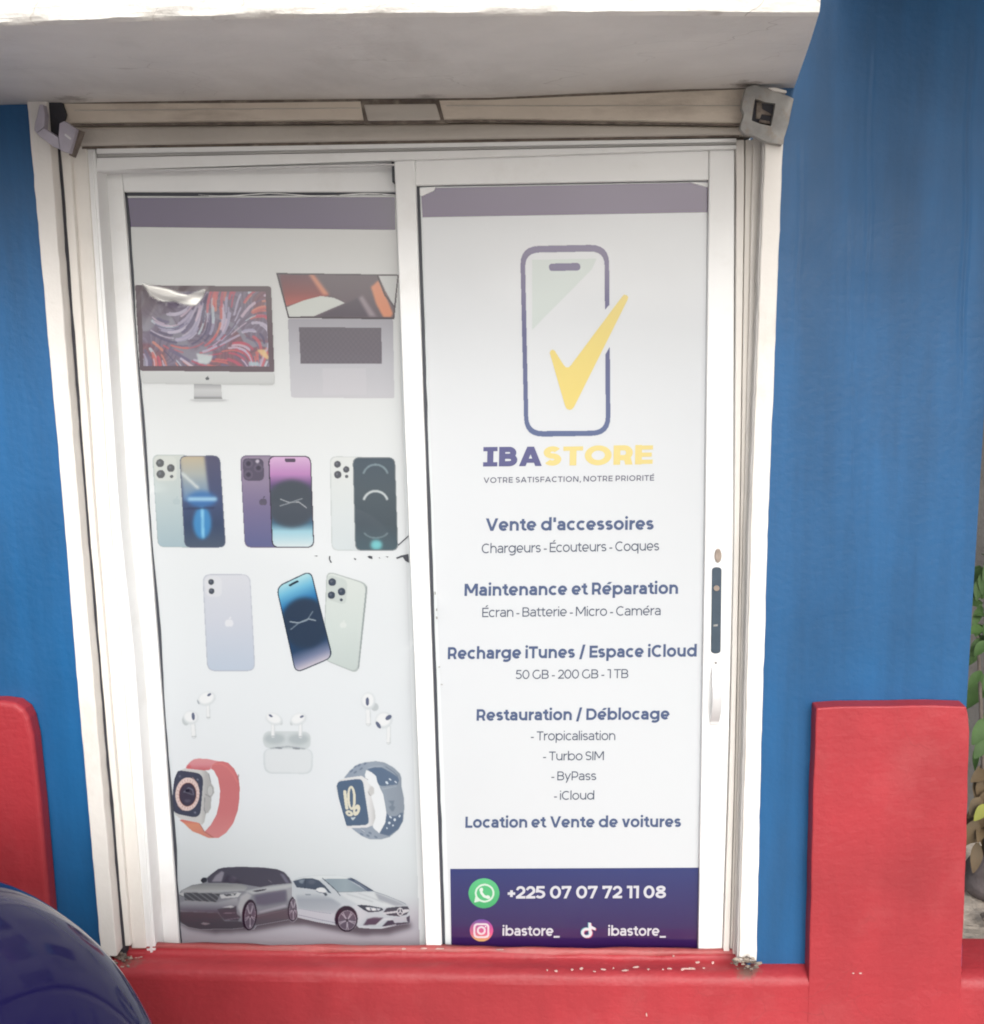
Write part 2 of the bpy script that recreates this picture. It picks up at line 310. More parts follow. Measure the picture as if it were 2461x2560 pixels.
# ------------------------------------------------------------------ lettering: a geometric stroke alphabet (cap height 1)
XH = .77
def arc(cx, cy, rx, ry, a0, a1, n=18):
    return [(cx + rx * math.cos(math.radians(a0 + (a1 - a0) * i / n)), cy + ry * math.sin(math.radians(a0 + (a1 - a0) * i / n))) for i in range(n + 1)]
def glyph(c, w):
    """-> width, strokes, (left, right) side type;  stroke: ('L',pts) ribbon | ('D',x0,y0,x1,y1) diagonal with level ends | ('C',x,y,r) dot"""
    h = w / 2; X = XH; S = []; side = 'ss'
    def Ls(*p): S.append(('L', list(p)))
    def D(*p): S.append(('D',) + p)
    base = {'é': 'e', 'É': 'E'}.get(c)
    if base:
        W, S, side = glyph(base, w); t = (X if base == 'e' else 1.0)
        S = S + [('D', W * .46, t + .08, W * .46 + .17, t + .26)]; return W, S, side
    if c == 'o': W = .80; side = 'rr'; Ls(*arc(W / 2, X / 2, W / 2 - h, X / 2 - h + .012, 0, 360, 36))
    elif c == 'c': W = .70; side = 'rr'; Ls(*arc(.40, X / 2, .40 - h, X / 2 - h + .012, 48, 312, 30))
    elif c == 'e': W = .77; side = 'rr'; Ls(*arc(W / 2, X / 2, W / 2 - h, X / 2 - h + .012, -4, 312, 32)); Ls((h, X / 2 - .03), (W - h, X / 2 - .03))
    elif c == 'a':
        W = .66; side = 'rs'; Ls((.08, X - .13), *arc(.33, X - h - .20, .33 - h, .20, 128, 0, 14), (W - h, 0))
        cy = (.44 - .0 + h * .3) / 2; Ls((W - h, .445 - h * .4), (.27, .445 - h * .4), *arc(.27, (.445 - h * .4 + h) / 2, .27 - h, (.445 - h * .4 - h) / 2, 90, 270, 12), (.36, h), (W - h, .16))
    elif c in 'bdpq':
        W = .84; side = 'sr' if c in 'bp' else 'rs'; x = h if c in 'bp' else W - h
        cx = (W + .02) / 2 if c in 'bp' else (W - .02) / 2
        Ls(*arc(cx, X / 2, W / 2 - .01 - h, X / 2 - h + .012, 0, 360, 36)); Ls((x, 0 if c in 'bd' else -.28), (x, 1.06 if c in 'bd' else X))
    elif c == 'g':
        W = .84; side = 'rs'; Ls(*arc(W / 2 - .01, X / 2 + .01, W / 2 - .01 - h, X / 2 - h, 0, 360, 36))
        Ls((W - h, X), (W - h, .03), *arc(W / 2, .03, W / 2 - h, .31 - h, 0, -135, 16))
    elif c in 'nh':
        W = .72; r = W / 2 - h; Ls((h, 0), (h, X if c == 'n' else 1.06)); Ls((h, .28), (h, X - h - r), *arc(W / 2, X - h - r, r, r, 180, 0, 18)[1:], (W - h, 0))
    elif c == 'u':
        W = .72; r = W / 2 - h; Ls((W - h, X), (W - h, 0)); Ls((h, X), (h, h + r), *arc(W / 2, h + r, r, r, 180, 360, 18)[1:], (W - h, .42))
    elif c == 'm':
        W = 1.18; r = (W / 2 - h) / 2; Ls((h, 0), (h, X))
        for x0 in (h, W / 2): Ls((x0, .28), (x0, X - h - r), *arc(x0 + r, X - h - r, r, r, 180, 0, 16)[1:], (x0 + 2 * r, 0))
    elif c == 'i': W = w; Ls((h, 0), (h, X)); S.append(('C', h, .985, max(h * 1.12, .07)))
    elif c == 'l': W = w; Ls((h, 0), (h, 1.06))
    elif c == 'r': W = .44; side = 'sd'; Ls((h, 0), (h, X)); Ls((h, .34), *arc(.45, X - h - .28, .45 - h, .28, 180, 92, 10))
    elif c == 's':
        W = .60; side = 'rr'; r1 = (X / 2 - h) / 2; rx = W / 2 - h
        Ls(*arc(W / 2, X - h - r1, rx, r1, 28, 270, 18), *arc(W / 2, h + r1, rx, r1, 90, -152, 18)[1:])
    elif c == 't': W = .50; side = 'dd'; x = .15 + h; Ls((x, .93), (x, .24), *arc(x + .17, .24, .17, .24 - h, 180, 280, 10), (W - .01, h + .05)); Ls((0, X - h), (W - .04, X - h))
    elif c == 'v': W = .74; side = 'dd'; D(.0, X, W / 2 - h * 1.1, 0, 'l'); D(W - 0, X, W / 2 + h * 1.1, 0, 'r')
    elif c == 'y': W = .74; side = 'dd'; D(.0, X, W / 2 - h * 1.1, .0, 'l'); D(W, X, W / 2 - .13 + h * .4, -.28, 'r')
    elif c == 'V': W = .98; side = 'dd'; D(0, 1, W / 2 - h * 1.1, 0, 'l'); D(W, 1, W / 2 + h * 1.1, 0, 'r')
    elif c == 'A': W = 1.0; side = 'dd'; D(0, 0, W / 2 - h * 1.1, 1, 'l'); D(W, 0, W / 2 + h * 1.1, 1, 'r'); Ls((.2, .28), (W - .2, .28))
    elif c == 'C': W = .90; side = 'rr'; Ls(*arc(.51, .5, .51 - h, .5 - h + .012, 50, 310, 30))
    elif c == 'G': W = .94; side = 'rs'; Ls(*arc(.51, .5, .51 - h, .5 - h + .012, 52, 318, 30)); Ls((W - h, .50), (W - h, .14))
    elif c == 'O': W = 1.06; side = 'rr'; Ls(*arc(W / 2, .5, W / 2 - h, .5 - h + .012, 0, 360, 40))
    elif c == 'E': W = .70; side = 'sd'; Ls((h, 0), (h, 1)); [Ls((h, y), (W - (.04 if y == .5 else 0), y)) for y in (h, .5, 1 - h)]
    elif c == 'F': W = .68; side = 'sd'; Ls((h, 0), (h, 1)); [Ls((h, y), (W - (.04 if y < .6 else 0), y)) for y in (.46, 1 - h)]
    elif c == 'L': W = .64; side = 'sd'; Ls((h, 0), (h, 1)); Ls((h, h), (W, h))
    elif c == 'T': W = .78; side = 'dd'; Ls((W / 2, 0), (W / 2, 1 - h)); Ls((0, 1 - h), (W, 1 - h))
    elif c == 'I': W = w; Ls((h, 0), (h, 1))
    elif c == 'M': W = 1.10; Ls((h, 0), (h, 1)); Ls((W - h, 0), (W - h, 1)); D(w * .05, 1, W / 2 - h, .22, 'l'); D(W - w * .05, 1, W / 2 + h, .22, 'r')
    elif c == 'N': W = .90; Ls((h, 0), (h, 1)); Ls((W - h, 0), (W - h, 1)); D(w * .1, 1, W - w * 1.25, 0, 'l')
    elif c == 'D': W = .90; side = 'sr'; Ls((h, 0), (h, 1)); Ls((h, 1 - h), (.42, 1 - h), *arc(.42, .5, W - .42 - h, .5 - h, 90, -90, 20), (h, h))
    elif c in 'PR':
        W = .78; side = 'sd' if c == 'P' else 'sr'; y0 = .36; cy = (1 - h + y0) / 2; ry = (1 - h - y0) / 2; Ls((h, 0), (h, 1))
        Ls((h, 1 - h), (.42, 1 - h), *arc(.42, cy, W - .42 - h - .02, ry, 90, -90, 16), (h, y0))
        if c == 'R': D(.42 - h * .2, .38, W - w * 1.15, 0, 'l')
    elif c == 'B':
        W = .80; side = 'sr'; Ls((h, 0), (h, 1))
        for ya, yb, wx in ((.515, 1 - h, W - .05), (h, .515, W)):
            Ls((h, yb), (.44, yb), *arc(.44, (ya + yb) / 2, wx - .44 - h, (yb - ya) / 2, 90, -90, 14), (h, ya))
    elif c == 'S':
        W = .70; side = 'rr'; r1 = (.5 - h) / 2; rx = W / 2 - h
        Ls(*arc(W / 2, 1 - h - r1, rx, r1, 30, 270, 18), *arc(W / 2, h + r1, rx, r1, 90, -150, 18)[1:])
    elif c == '0': W = .80; side = 'rr'; Ls(*arc(W / 2, .5, W / 2 - h, .5 - h + .01, 0, 360, 36))
    elif c == '1': W = .40; side = 'ds'; Ls((W - h, 0), (W - h, 1)); Ls((0, 1 - h), (W - h, 1 - h))
    elif c == '2': W = .70; side = 'dd'; r = W / 2 - h; Ls((.05, .80), *arc(W / 2 - .01, 1 - h - .27, r, .27, 150, -32, 16), (.10, h)); Ls((.02, h), (W, h))
    elif c == '5': W = .70; side = 'dr'; Ls((W - .06, 1 - h), (.15, 1 - h), (.11, .58), (.30, .60), *arc(.32, .33, W - .32 - h, .33 - h + .0, 82, -148, 18))
    elif c == '7': W = .72; side = 'dd'; Ls((0, 1 - h), (W - .02, 1 - h)); Ls((h, 1 - h), (h, .74)); D(W - w * 1.15, 1 - h, .16, 0, 'l')
    elif c == '8': W = .76; side = 'rr'; Ls(*arc(W / 2, .745, W / 2 - h - .04, .255 - h, 0, 360, 28)); Ls(*arc(W / 2, .275, W / 2 - h, .285 - h, 0, 360, 28))
    elif c == '+': W = .54; side = 'rr'; Ls((0, .40), (W, .40)); Ls((W / 2, .13), (W / 2, .67))
    elif c == '-': W = .34; side = 'rr'; Ls((0, .33), (W, .33))
    elif c == '/': W = .52; side = 'dd'; D(.0, -.12, W - w, 1.10, 'l')
    elif c == "'": W = w; Ls((h, .66), (h, 1.04))
    elif c == '_': W = .62; side = 'dd'; Ls((0, -.10), (W, -.10))
    elif c == ',': W = w; side = 'rr'; D(.0, -.17, .07, .13, 'l')
    else: W = .30; side = '  '
    return W, S, side
SB = {'s': .062, 'r': .032, 'd': .006, ' ': 0}
def ribbon(pts, w):
    p = [np.array(q, float) for q in pts]; p = [p[0]] + [b for a, b in zip(p[:-1], p[1:]) if np.hypot(*(b - a)) > 1e-5]; n = len(p); L_, R_ = [], []
    closed = np.hypot(*(p[0] - p[-1])) < 1e-4
    for i in range(n):
        a = p[i - 1] if i else (p[-2] if closed else None); b = p[i + 1] if i < n - 1 else (p[1] if closed else None)
        ds = [d / np.hypot(*d) for d in ([p[i] - a] if a is not None else []) + ([b - p[i]] if b is not None else [])]
        t = sum(ds); t = t / (np.hypot(*t) + 1e-9); nn = np.array([-t[1], t[0]]); k = 1 / max(.45, abs(np.dot(t, ds[0]))); L_.append(p[i] + nn * w / 2 * k); R_.append(p[i] - nn * w / 2 * k)
    return [(L_[i], R_[i], R_[i + 1], L_[i + 1]) for i in range(n - 1)]
def layout(txt, w, track=0.0, space=.28):
    x = 0; items = []; prev = None
    for ch in txt:
        if ch == ' ': x += space; prev = None; continue
        W, S, sd_ = glyph(ch, w)
        if prev is not None: x += SB[prev] + SB[sd_[0]] + track
        items.append((x, W, S)); x += W; prev = sd_[1]
    return x, items
def text_mesh(name, lines, Y, parent, lab=None):
    """lines: (text, left px, right px, cap height px, stroke/cap, colour[, tracking])"""
    V, F, Cc = [], [], []
    for ln in lines:
        txt, pl, pr, cap, w, col = ln[:6]; tot, items = layout(txt, w, *(ln[6:8]))
        pl = np.array(pl, float); ex = (np.array(pr, float) - pl) / tot; ey = np.array([0.02, -1.0]) * cap; c = ink(col); sc = np.hypot(*ex) / cap; k = 0
        for x, W, S in items:
            for s in S:
                if s[0] == 'L': quads = ribbon(s[1], w)
                elif s[0] == 'D':
                    x0, y0, x1, y1 = s[1:5]; md = s[5] if len(s) > 5 else 'l'; ww = w * min(1.6, math.hypot(x1 - x0, y1 - y0) / max(.05, abs(y1 - y0)))
                    g = ww if md == 'l' else -ww
                    xb = x1
                    if md == 'r' : xb = x1
                    quads = [((x0, y0), (x0 + g, y0), (xb + g, y1), (xb, y1))]
                else:
                    a = arc(s[1], s[2], s[3], s[3], 0, 360, 12)[:-1]; quads = [((s[1], s[2]), a[i], a[(i + 1) % 12], a[(i + 1) % 12]) for i in range(12)]
                yy = Y - .00004 * (k % 6); k += 1
                for q in quads:
                    b0 = len(V); pp = [pl + (q_[0] + x) * ex + q_[1] * ey for q_ in q]
                    V += list(at_many(pp, yy)); F.append((b0, b0 + 1, b0 + 2, b0 + 3)); Cc += [c] * 4
    o = grid_mesh(name, np.array(V), np.array(F), np.array(Cc), parent, smooth=False)
    if lab: o['label'] = lab
    return o

# ================================================================== setting
WALL, POST, REDP, PLF, GR, GL = -.07, -.095, -.10, -.115, 0.0, .04
def lerp_px(line, y):
    p = sorted(line, key=lambda q: q[1])
    for a, b in zip(p[:-1], p[1:]):
        if y <= b[1] or b is p[-1]: return a[0] + (b[0] - a[0]) * (y - a[1]) / (b[1] - a[1])
o = mesh('street', [(-60, -60, 0), (60, -60, 0), (60, 60, 0), (-60, 60, 0)], [(0, 1, 2, 3)], M['ground']); o['kind'] = 'structure'
# raised sandy bed beside the building
n = 26; vv = []; ff = []
for j in range(n):
    for i in range(n):
        x, y = 1.03 + 2.3 * i / (n - 1), -.112 + 1.4 * j / (n - 1); vv.append((x, y, .19 + .03 * math.sin(x * 9 + y * 4) * (j > 2) + .05 * (j / n) + random.gauss(0, .008)))
for j in range(n - 1):
    for i in range(n - 1): ff.append((j * n + i, j * n + i + 1, (j + 1) * n + i + 1, (j + 1) * n + i))
o = mesh('sandy_ground', vv, ff, M['soil'], smooth=True); o['kind'] = 'structure'

# ------------------------------------------------------------------ building
B = empty('shop_building', (-.3, WALL, 0), 'blue painted shop front with red plinth and white concrete canopy over the doorway', 'building')
def wall_grid(name, left, right, y0, y1, Y, mt, parent, nx=26, ny=90, amp=.0022, thick=.3, ridges=()):
    """plastered wall face between two traced edges, gently uneven, with thickness"""
    fx = rng.normal(0, 1, (4, 3)); V = []; F = []
    for j in range(ny + 1):
        y = y0 + (y1 - y0) * j / ny; xl, xr = lerp_px(left, y), lerp_px(right, y)
        for i in range(nx + 1):
            p = at(xl + (xr - xl) * i / nx, y, Y)
            d = sum(math.sin(p.x * 7 * f[0] + p.z * 6 * f[1] + 3 * f[2]) for f in fx) / 4
            if 0 < i < nx: p.y += amp * d
            for rx0, rx1, ya, yb, hh in ridges:
                if ya < y < yb:
                    c_ = rx0 + (rx1 - rx0) * (y - ya) / (yb - ya); u_ = (xl + (xr - xl) * i / nx - c_ - 3 * math.sin(y / 70)) / 4.5
                    p.y += hh * (-u_) * math.exp(.5 - u_ * u_ / 2) * min(1, (yb - y) / 300, (y - ya) / 60)
            V.append(p)
    W_ = nx + 1
    for j in range(ny):
        for i in range(nx): F.append((j * W_ + i, (j + 1) * W_ + i, (j + 1) * W_ + i + 1, j * W_ + i + 1))
    for i0 in (0, nx):
        b0 = len(V); V += [V[j * W_ + i0] + Vector((0, thick, 0)) for j in range(ny + 1)]
        for j in range(ny): F.append((j * W_ + i0, b0 + j, b0 + j + 1, (j + 1) * W_ + i0))
    return mesh(name, V, F, mt, parent, smooth=True)
P0 = [(67, 256), (160, 1300), (188, 1650), (251, 2374)]
wl = wall_grid('wall', [(-1500, -900), (-1500, 2600)], [(92, -900), (112, 256), (186, 1300), (270, 2420)], -700, 2445, WALL, M['blue'], B)
RE = [(2543, -900), (2503, 0), (2461, 1040), (2429, 1560), (2417, 1768), (2405, 2425), (2400, 2500)]
wr = wall_grid('wall', [(2000, -900), (1960, 0), (1935, 360), (1900, 1300), (1870, 2395)], RE, -700, 2440, WALL, M['blue'], B, 260, 150, ridges=((2180, 2165, 100, 900, .0007), (2432, 2398, 60, 1100, .0011), (2010, 1985, 330, 1000, .0005), (2120, 2140, 500, 1500, .0004)))
for o_ in (wl, wr):
    sm = o_.modifiers.new('edge', 'EDGE_SPLIT'); sm.split_angle = math.radians(50)
wl['label'] = 'blue wall left of the doorway'; wr['label'] = 'blue wall right of the doorway with faint vertical streaks'
# raised red panels
a = Acc(); a.slab([(-700, 1752), (0, 1754), (37, 1759), (60, 1776), (71, 1798), (82, 1845), (100, 2012), (121, 2253), (140, 2480), (160, 2760), (-700, 2760)], PLF - .0008, .05)
rp = a.build('raised_panel', M['red'], B, .012, 4); rp['label'] = 'red raised panel with a rounded corner'
a = Acc(); a.slab(densify([(2042, 1771), (2100, 1767), (2230, 1766), (2330, 1764), (2417, 1767), (2422, 1790), (2425, 1830), (2421, 2000), (2413, 2250), (2406, 2420), (2395, 2760), (2010, 2760), (2023, 2436), (2031, 2100)], 45, .9), PLF - .0008, .045)
rp = a.build('raised_panel', M['red'], B, .0035, 2); rp['label'] = 'red raised panel with square corners'

# sill: worn track, riser, ledge, front of the plinth, swept along x with a hand-plastered wobble
def swept(name, xs, prof, mats, parent, wob=.0025):
    V = []; F = []; m = []; k = len(prof)
    for i, x in enumerate(xs):
        for j, (Y, z, mi) in enumerate(prof):
            w_ = wob * (math.sin(x * 9 + j * 2) + .6 * math.sin(x * 23 + j) + .4 * math.sin(x * 51 + 2 * j)); V.append(Vector((x, Y + (w_ if 0 < j < k - 1 else 0), z + (w_ * .7 if 0 < j < k - 1 else 0))))
    for i in range(len(xs) - 1):
        for j in range(k - 1): F.append((i * k + j, i * k + j + 1, (i + 1) * k + j + 1, (i + 1) * k + j)); m.append(prof[j][2])
    return mesh(name, V, F, mats, parent, m, True)
zt = at(1100, 2363, -.02).z; zr = at(1100, 2393, -.03).z; zf = at(1100, 2430, PLF + .012).z
prof = [(.10, zt - .05, 1), (-.018, zt - .045, 1), (-.020, zt - .002, 1), (-.026, zt, 1), (-.033, zt - .003, 1), (-.034, zt - .012, 0), (-.036, zr + .010, 0), (-.042, zr + .002, 0), (PLF + .03, zf + .006, 0), (PLF + .010, zf, 0), (PLF + .002, zf - .010, 0), (PLF, zf - .025, 0)]
x0, x1 = at(262, 2370, -.05).x, at(1872, 2390, -.05).x
sill = swept('sill', np.linspace(x0, x1, 140), prof, [M['red'], M['redtrack'], M['chip']], B, .0018)
prof2 = [(.05, zf + .012, 0), (WALL - .001, zf + .012, 0), (PLF + .012, zf + .002, 0), (PLF + .002, zf - .008, 0), (PLF, zf - .025, 0), (PLF, .12, 0), (PLF - .004, -.02, 0)]
swept('plinth', np.linspace(-4.2, x0, 60), prof2, [M['red']], B, .0015)
kerb = [(y_, z_, m_) for y_, z_, m_ in prof2]
swept('plinth', np.linspace(x1, 4.0, 90), kerb, [M['red']], B, .0015)
swept('plinth', np.linspace(x0, x1, 90), [(PLF, zf - .025, 0), (PLF + .001, .12, 0), (PLF - .004, -.02, 0)], [M['red']], B, .0012)
# bare chips along the ledge's worn edge and on the red paint
a = Acc()
def chip(x, y, r1, r2, Y, rot=0):
    k = 9; pts = []
    for i in range(k):
        t = 2 * math.pi * i / k; rr = random.uniform(.6, 1.15); u, v = math.cos(t) * r1 * rr, math.sin(t) * r2 * rr
        c, s_ = math.cos(rot), math.sin(rot); pts.append((x + u * c - v * s_, y + u * s_ + v * c))
    a.slab(pts, Y, .0025)
for i in range(15):
    t = i / 14; x = 1370 + 395 * t + random.uniform(-8, 8); chip(x, 2426 - 4 * t + random.gauss(0, 2), random.uniform(2, 9), random.uniform(1.1, 2.8), PLF - .0022, random.uniform(-.2, .2))
for x, y, r1, r2 in ((1745, 2407, 6, 3), (1783, 2408, 3.5, 3.5), (1684, 2391, 3, 2), (1617, 2538, 2.2, 5), (2285, 1935, 5, 2.2), (1722, 2423, 16, 2), (2152, 2434, 4, 2), (2134, 2434, 3, 2), (420, 2393, 2.5, 2.5), (1010, 2373, 6, 2), (1060, 2372, 9, 2), (1100, 2373, 14, 2), (1250, 2375, 9, 1.2)):
    chip(x, y, r1, r2, (-.0375 if y < 2394 and x < 2000 else (REDP - .0045 if x > 2200 and y < 2000 else PLF - .0024)))
for i in range(6): chip(322 + i * 6 + random.uniform(-1, 1), 2396 + random.gauss(0, 2), random.uniform(2, 4.5), random.uniform(1.2, 2.4), -.058 - .004 * i / 9)
bm = bmesh.new(); bm.from_mesh(sill.data); bv = [bm.verts.new(v) for v in a.v]
for f_ in a.f:
    nf_ = bm.faces.new([bv[i] for i in f_]); nf_.material_index = 2
bm.to_mesh(sill.data); bm.free()

# lintel under the canopy
ZS = 2.286
a = Acc()
a.slab(densify([(100, 244), (600, 238), (1230, 232), (1900, 206), (1900, 224), (1895, 306), (1844, 310), (1230, 301), (600, 306), (183, 311), (120, 314)], 70, .7), WALL - .004, .10)
lint = a.build('lintel', M['cream'], B, .008, 3)
a = Acc(); a.slab([(150, 318), (183, 316), (1230, 308), (1850, 316), (1895, 312), (1890, 336), (1847, 335), (1230, 345), (209, 363), (160, 366)], WALL + .016, .09)
a.build('lintel', M['greylintel'], B, .006, 3)
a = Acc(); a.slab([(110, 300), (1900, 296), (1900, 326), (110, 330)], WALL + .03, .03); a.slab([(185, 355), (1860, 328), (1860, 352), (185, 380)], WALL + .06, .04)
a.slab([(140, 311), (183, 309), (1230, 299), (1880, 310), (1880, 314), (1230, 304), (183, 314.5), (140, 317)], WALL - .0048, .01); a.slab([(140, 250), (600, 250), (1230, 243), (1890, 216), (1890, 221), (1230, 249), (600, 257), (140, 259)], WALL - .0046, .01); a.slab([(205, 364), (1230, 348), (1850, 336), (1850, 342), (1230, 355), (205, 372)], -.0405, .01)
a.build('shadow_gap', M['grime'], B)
a = Acc(); a.slab([(909, 260), (1090, 258), (1103, 300), (919, 302)], WALL - .009, .02); cp = a.build('cover_plate', M['greylintel'], lint, .004)
a = Acc(); a.slab([(901, 251), (1098, 249), (1113, 308), (911, 310)], WALL - .0062, .01); a.build('backing', M['grime'], lint, .0012)
# fine mouldings on the lintel
a = Acc(); a.slab([(185, 274), (900, 268), (900, 270.5), (185, 277)], WALL - .006, .01); a.slab([(1115, 262), (1860, 262), (1860, 264.5), (1115, 265)], WALL - .006, .01); a.build('moulding', M['greylintel'], lint, .001)

# canopy slab
fe = [(-900, 95), (-400, 80), (0, 65), (290, 53), (575, 46), (900, 42), (1230, 38), (1650, 36), (2050, 39)]
fr = [atz(x, y, ZS) for x, y in fe]; fr = [p for p in fr]
bk = [at(x, y, WALL + .001) for x, y in [(-900, 292), (-400, 276), (0, 262), (290, 255), (575, 251), (900, 248), (1230, 245), (1650, 226), (1986, 219)]]
for p in bk[:-1]: p.y = WALL + .02
# denser, slightly uneven front edge
def resample(ps, k):
    res = []
    for a_, b_ in zip(ps[:-1], ps[1:]):
        for i in range(k): res.append(a_.lerp(b_, i / k))
    return res + [ps[-1]]
fr, bk = resample(fr, 7), resample(bk, 7); V = []; F = []; nR = 9
for i, (p, q) in enumerate(zip(fr, bk)):
    j_ = .0008 * math.sin(i * .9) + random.gauss(0, .0006)
    sag = .006 * math.sin(i * .35)
    V += [q, q.lerp(p, .35) + Vector((0, 0, .004 - sag)), q.lerp(p, .7) + Vector((0, 0, .005 - sag)), p + Vector((0, .012, .002)), p + Vector((0, .002 + j_, .006 + j_)), p + Vector((0, -.002, .018)), p + Vector((0, -.003 + j_ * .5, .10)), p + Vector((0, 0, .20)), Vector((q.x, WALL + .02, ZS + .22))]
for i in range(len(fr) - 1):
    for j in range(nR - 1): F.append((i * nR + j, i * nR + j + 1, (i + 1) * nR + j + 1, (i + 1) * nR + j))
F.append([(len(fr) - 1) * nR + j for j in range(nR)])
can = mesh('canopy', V, F, [M['soffit'], M['fascia']], B, [0 if (k % (nR - 1)) < 3 else 1 for k in range(len(F) - 1)] + [1], True)
es = can.modifiers.new('edge', 'EDGE_SPLIT'); es.split_angle = math.radians(35)
# unseen overhang slab, added above to darken the top of the right wall
a = Acc(); a.box((.62, -1.6, 2.55), (1.75, WALL + .3, 2.75)); a.build('shade_slab', M['fascia'], B, .01)

# masonry jambs of the doorway and the dark slot behind the guide
def strip(acc, L_, R_, y0, y1, Y, depth, ny=26, amp=.5, mi=0):
    l = [(lerp_px(L_, y) + rng.normal(0, amp), y) for y in np.linspace(y0, y1, ny)]; r = [(lerp_px(R_, y) + rng.normal(0, amp), y) for y in np.linspace(y1, y0, ny)]
    acc.slab(l + r, Y, depth, mi)
P1 = [(116, 256), (126, 374), (199, 1300), (290, 2366)]
P2 = [(138, 330), (145, 391), (213, 1300), (303, 2352)]
P3 = [(172, 350), (178, 425), (238, 1300), (326, 2352)]
P4 = [(213, 340), (216, 369), (276, 1300), (364, 2356)]
P5 = [(238, 370), (241, 425), (300, 1300), (337, 1650), (388, 2356)]
a = Acc(); strip(a, P2, P3, 300, 2366, -.055, .12, 40, .28); strip(a, [(x + 1, y) for x, y in P3], P4, 318, 2372, -.040, .10, 30, .35)
a.build('jamb', M['jamb'], B, .003)
a = Acc(); strip(a, [(x - 12, y) for x, y in P1], [(x + 8, y) for x, y in P2], 300, 2386, -.0575, .03, 40, .6); a.build('slot', M['dark'], B)
R1 = [(1902, 330), (1906, 356), (1873, 1300), (1858, 1900), (1843, 2388)]; R2 = [(1914, 330), (1913, 360), (1878, 1300), (1863, 1900), (1848, 2396)]; R3 = [(1964, 300), (1958.5, 366), (1922, 1300), (1904, 1900), (1892, 2404)]
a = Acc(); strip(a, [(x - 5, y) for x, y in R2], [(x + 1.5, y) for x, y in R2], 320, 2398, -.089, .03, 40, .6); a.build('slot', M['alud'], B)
a = Acc(); a.slab([(230, 360), (1860, 345), (1840, 2400), (360, 2400)], .075, .02); a.build('gap_backing', M['dark'], B)  # dark sheet added behind the doors so the gaps look shaded

# ------------------------------------------------------------------ steel shutter guides
def guide(L_, R_, y0, y1, label, foot, base):
    g = empty('shutter_guide', base, label, 'post', 'white posts at the sides of the doorway')
    a = Acc(); strip(a, L_, R_, y0, y1, POST, .05, 70, .5); a.build('post', M['white'], g, .003)
    a = Acc()
    for (cx, cy, sx, sy, Y, cnt) in foot:
        for q in range(cnt):
            x, y = cx + random.gauss(0, sx * .5), cy + random.gauss(0, sy * .5); r = random.uniform(1.6, 5.5) * (1.5 if q < 3 else 1); k = 7; b0 = len(a.v)
            for hh, sc in ((0, 1), (.6, .85), (1, .35)):
                for i in range(k):
                    t = 2 * math.pi * i / k; rr = sc * r * random.uniform(.7, 1.2); a.v.append(at(x + math.cos(t) * rr * 1.5, y + math.sin(t) * rr * .8, Y - .0035 * hh * r / 5 - .0004 * (q % 5)))
            for u in range(2):
                for i in range(k): a.f.append((b0 + u * k + i, b0 + u * k + (i + 1) % k, b0 + (u + 1) * k + (i + 1) % k, b0 + (u + 1) * k + i)); a.m.append(q % 3 == 0)
            a.f.append([b0 + 2 * k + i for i in range(k)]); a.m.append(q % 3 == 0)
    a.build('crumbled_mortar', [M['grime'], M['mortar']], g, 0, smooth=True)['kind'] = 'stuff'
    return g
guide(P0, P1, 250, 2392, 'leaning white post at the left edge of the doorway beside a dark slot', [(298, 2384, 10, 14, -.0600, 5), (300, 2408, 36, 14, -.0985, 9), (318, 2390, 26, 8, -.075, 5)], (-1.1, POST, .2))
guide(R2, R3, 300, 2408, 'grubby white post at the right edge of the doorway between door and blue wall', [(1870, 2398, 22, 12, -.0965, 8), (1866, 2416, 44, 14, -.112, 12), (1838, 2404, 16, 8, -.098, 4), (1896, 2406, 16, 9, -.102, 4)], (.45, POST, .2))

# ------------------------------------------------------------------ brackets in the upper corners
def tr(pts, o_, k): return [(o_[0] + x / k, o_[1] + y / k) for x, y in pts]
br = empty('corner_bracket', at(100, 300, -.12), 'bent pale lavender metal clip hanging in the upper left corner of the doorway', 'bracket', 'metal brackets in the corners')
T = lambda p: tr(p, (60, 240), 9.42)
a = Acc(); a.slab(T([(370, 190), (440, 190), (490, 420), (475, 740), (455, 745), (290, 870), (240, 800), (255, 620), (300, 480), (330, 330)]), -.125, .02); a.build('arm', M['lav'], br, .0015)
a = Acc(); a.slab(T([(300, 872), (462, 748), (805, 965), (840, 1250), (700, 1200), (520, 1060), (350, 930)]), -.130, .02); a.build('strap', M['lav'], br, .0015)
a = Acc(); a.slab(T([(830, 640), (950, 580), (1225, 765), (1150, 1050), (1062, 1345), (862, 1285), (845, 1250), (808, 960)]), -.133, .022); blk = a.build('plate', M['lav'], br, .0015)
a = Acc(); a.slab(T([(960, 885), (990, 890), (1110, 990), (1095, 1030), (1060, 1010), (950, 920)]), -.1345, .004); a.build('raised_rib', M['handle'], blk, .0005)
a = Acc(); a.slab(T([(1230, 775), (1360, 815), (1250, 1130), (1135, 1425), (1050, 1385), (1150, 1050)]), -.118, .02); a.build('edge_flange', M['grime'], br, .001)
a = Acc(); a.slab(densify(T([(480, 150), (700, 90), (900, 160), (980, 420), (930, 600), (810, 930), (700, 890), (470, 745), (500, 420)]), 8, .8), -.084, .01); a.build('rusted_hole', M['dark'], br, .001)
br2 = empty('corner_bracket', at(1930, 290, -.12), 'grey steel plate with a square hole in the upper right corner of the doorway', 'bracket', 'metal brackets in the corners')
T = lambda p: tr(p, (1800, 180), 8.564)
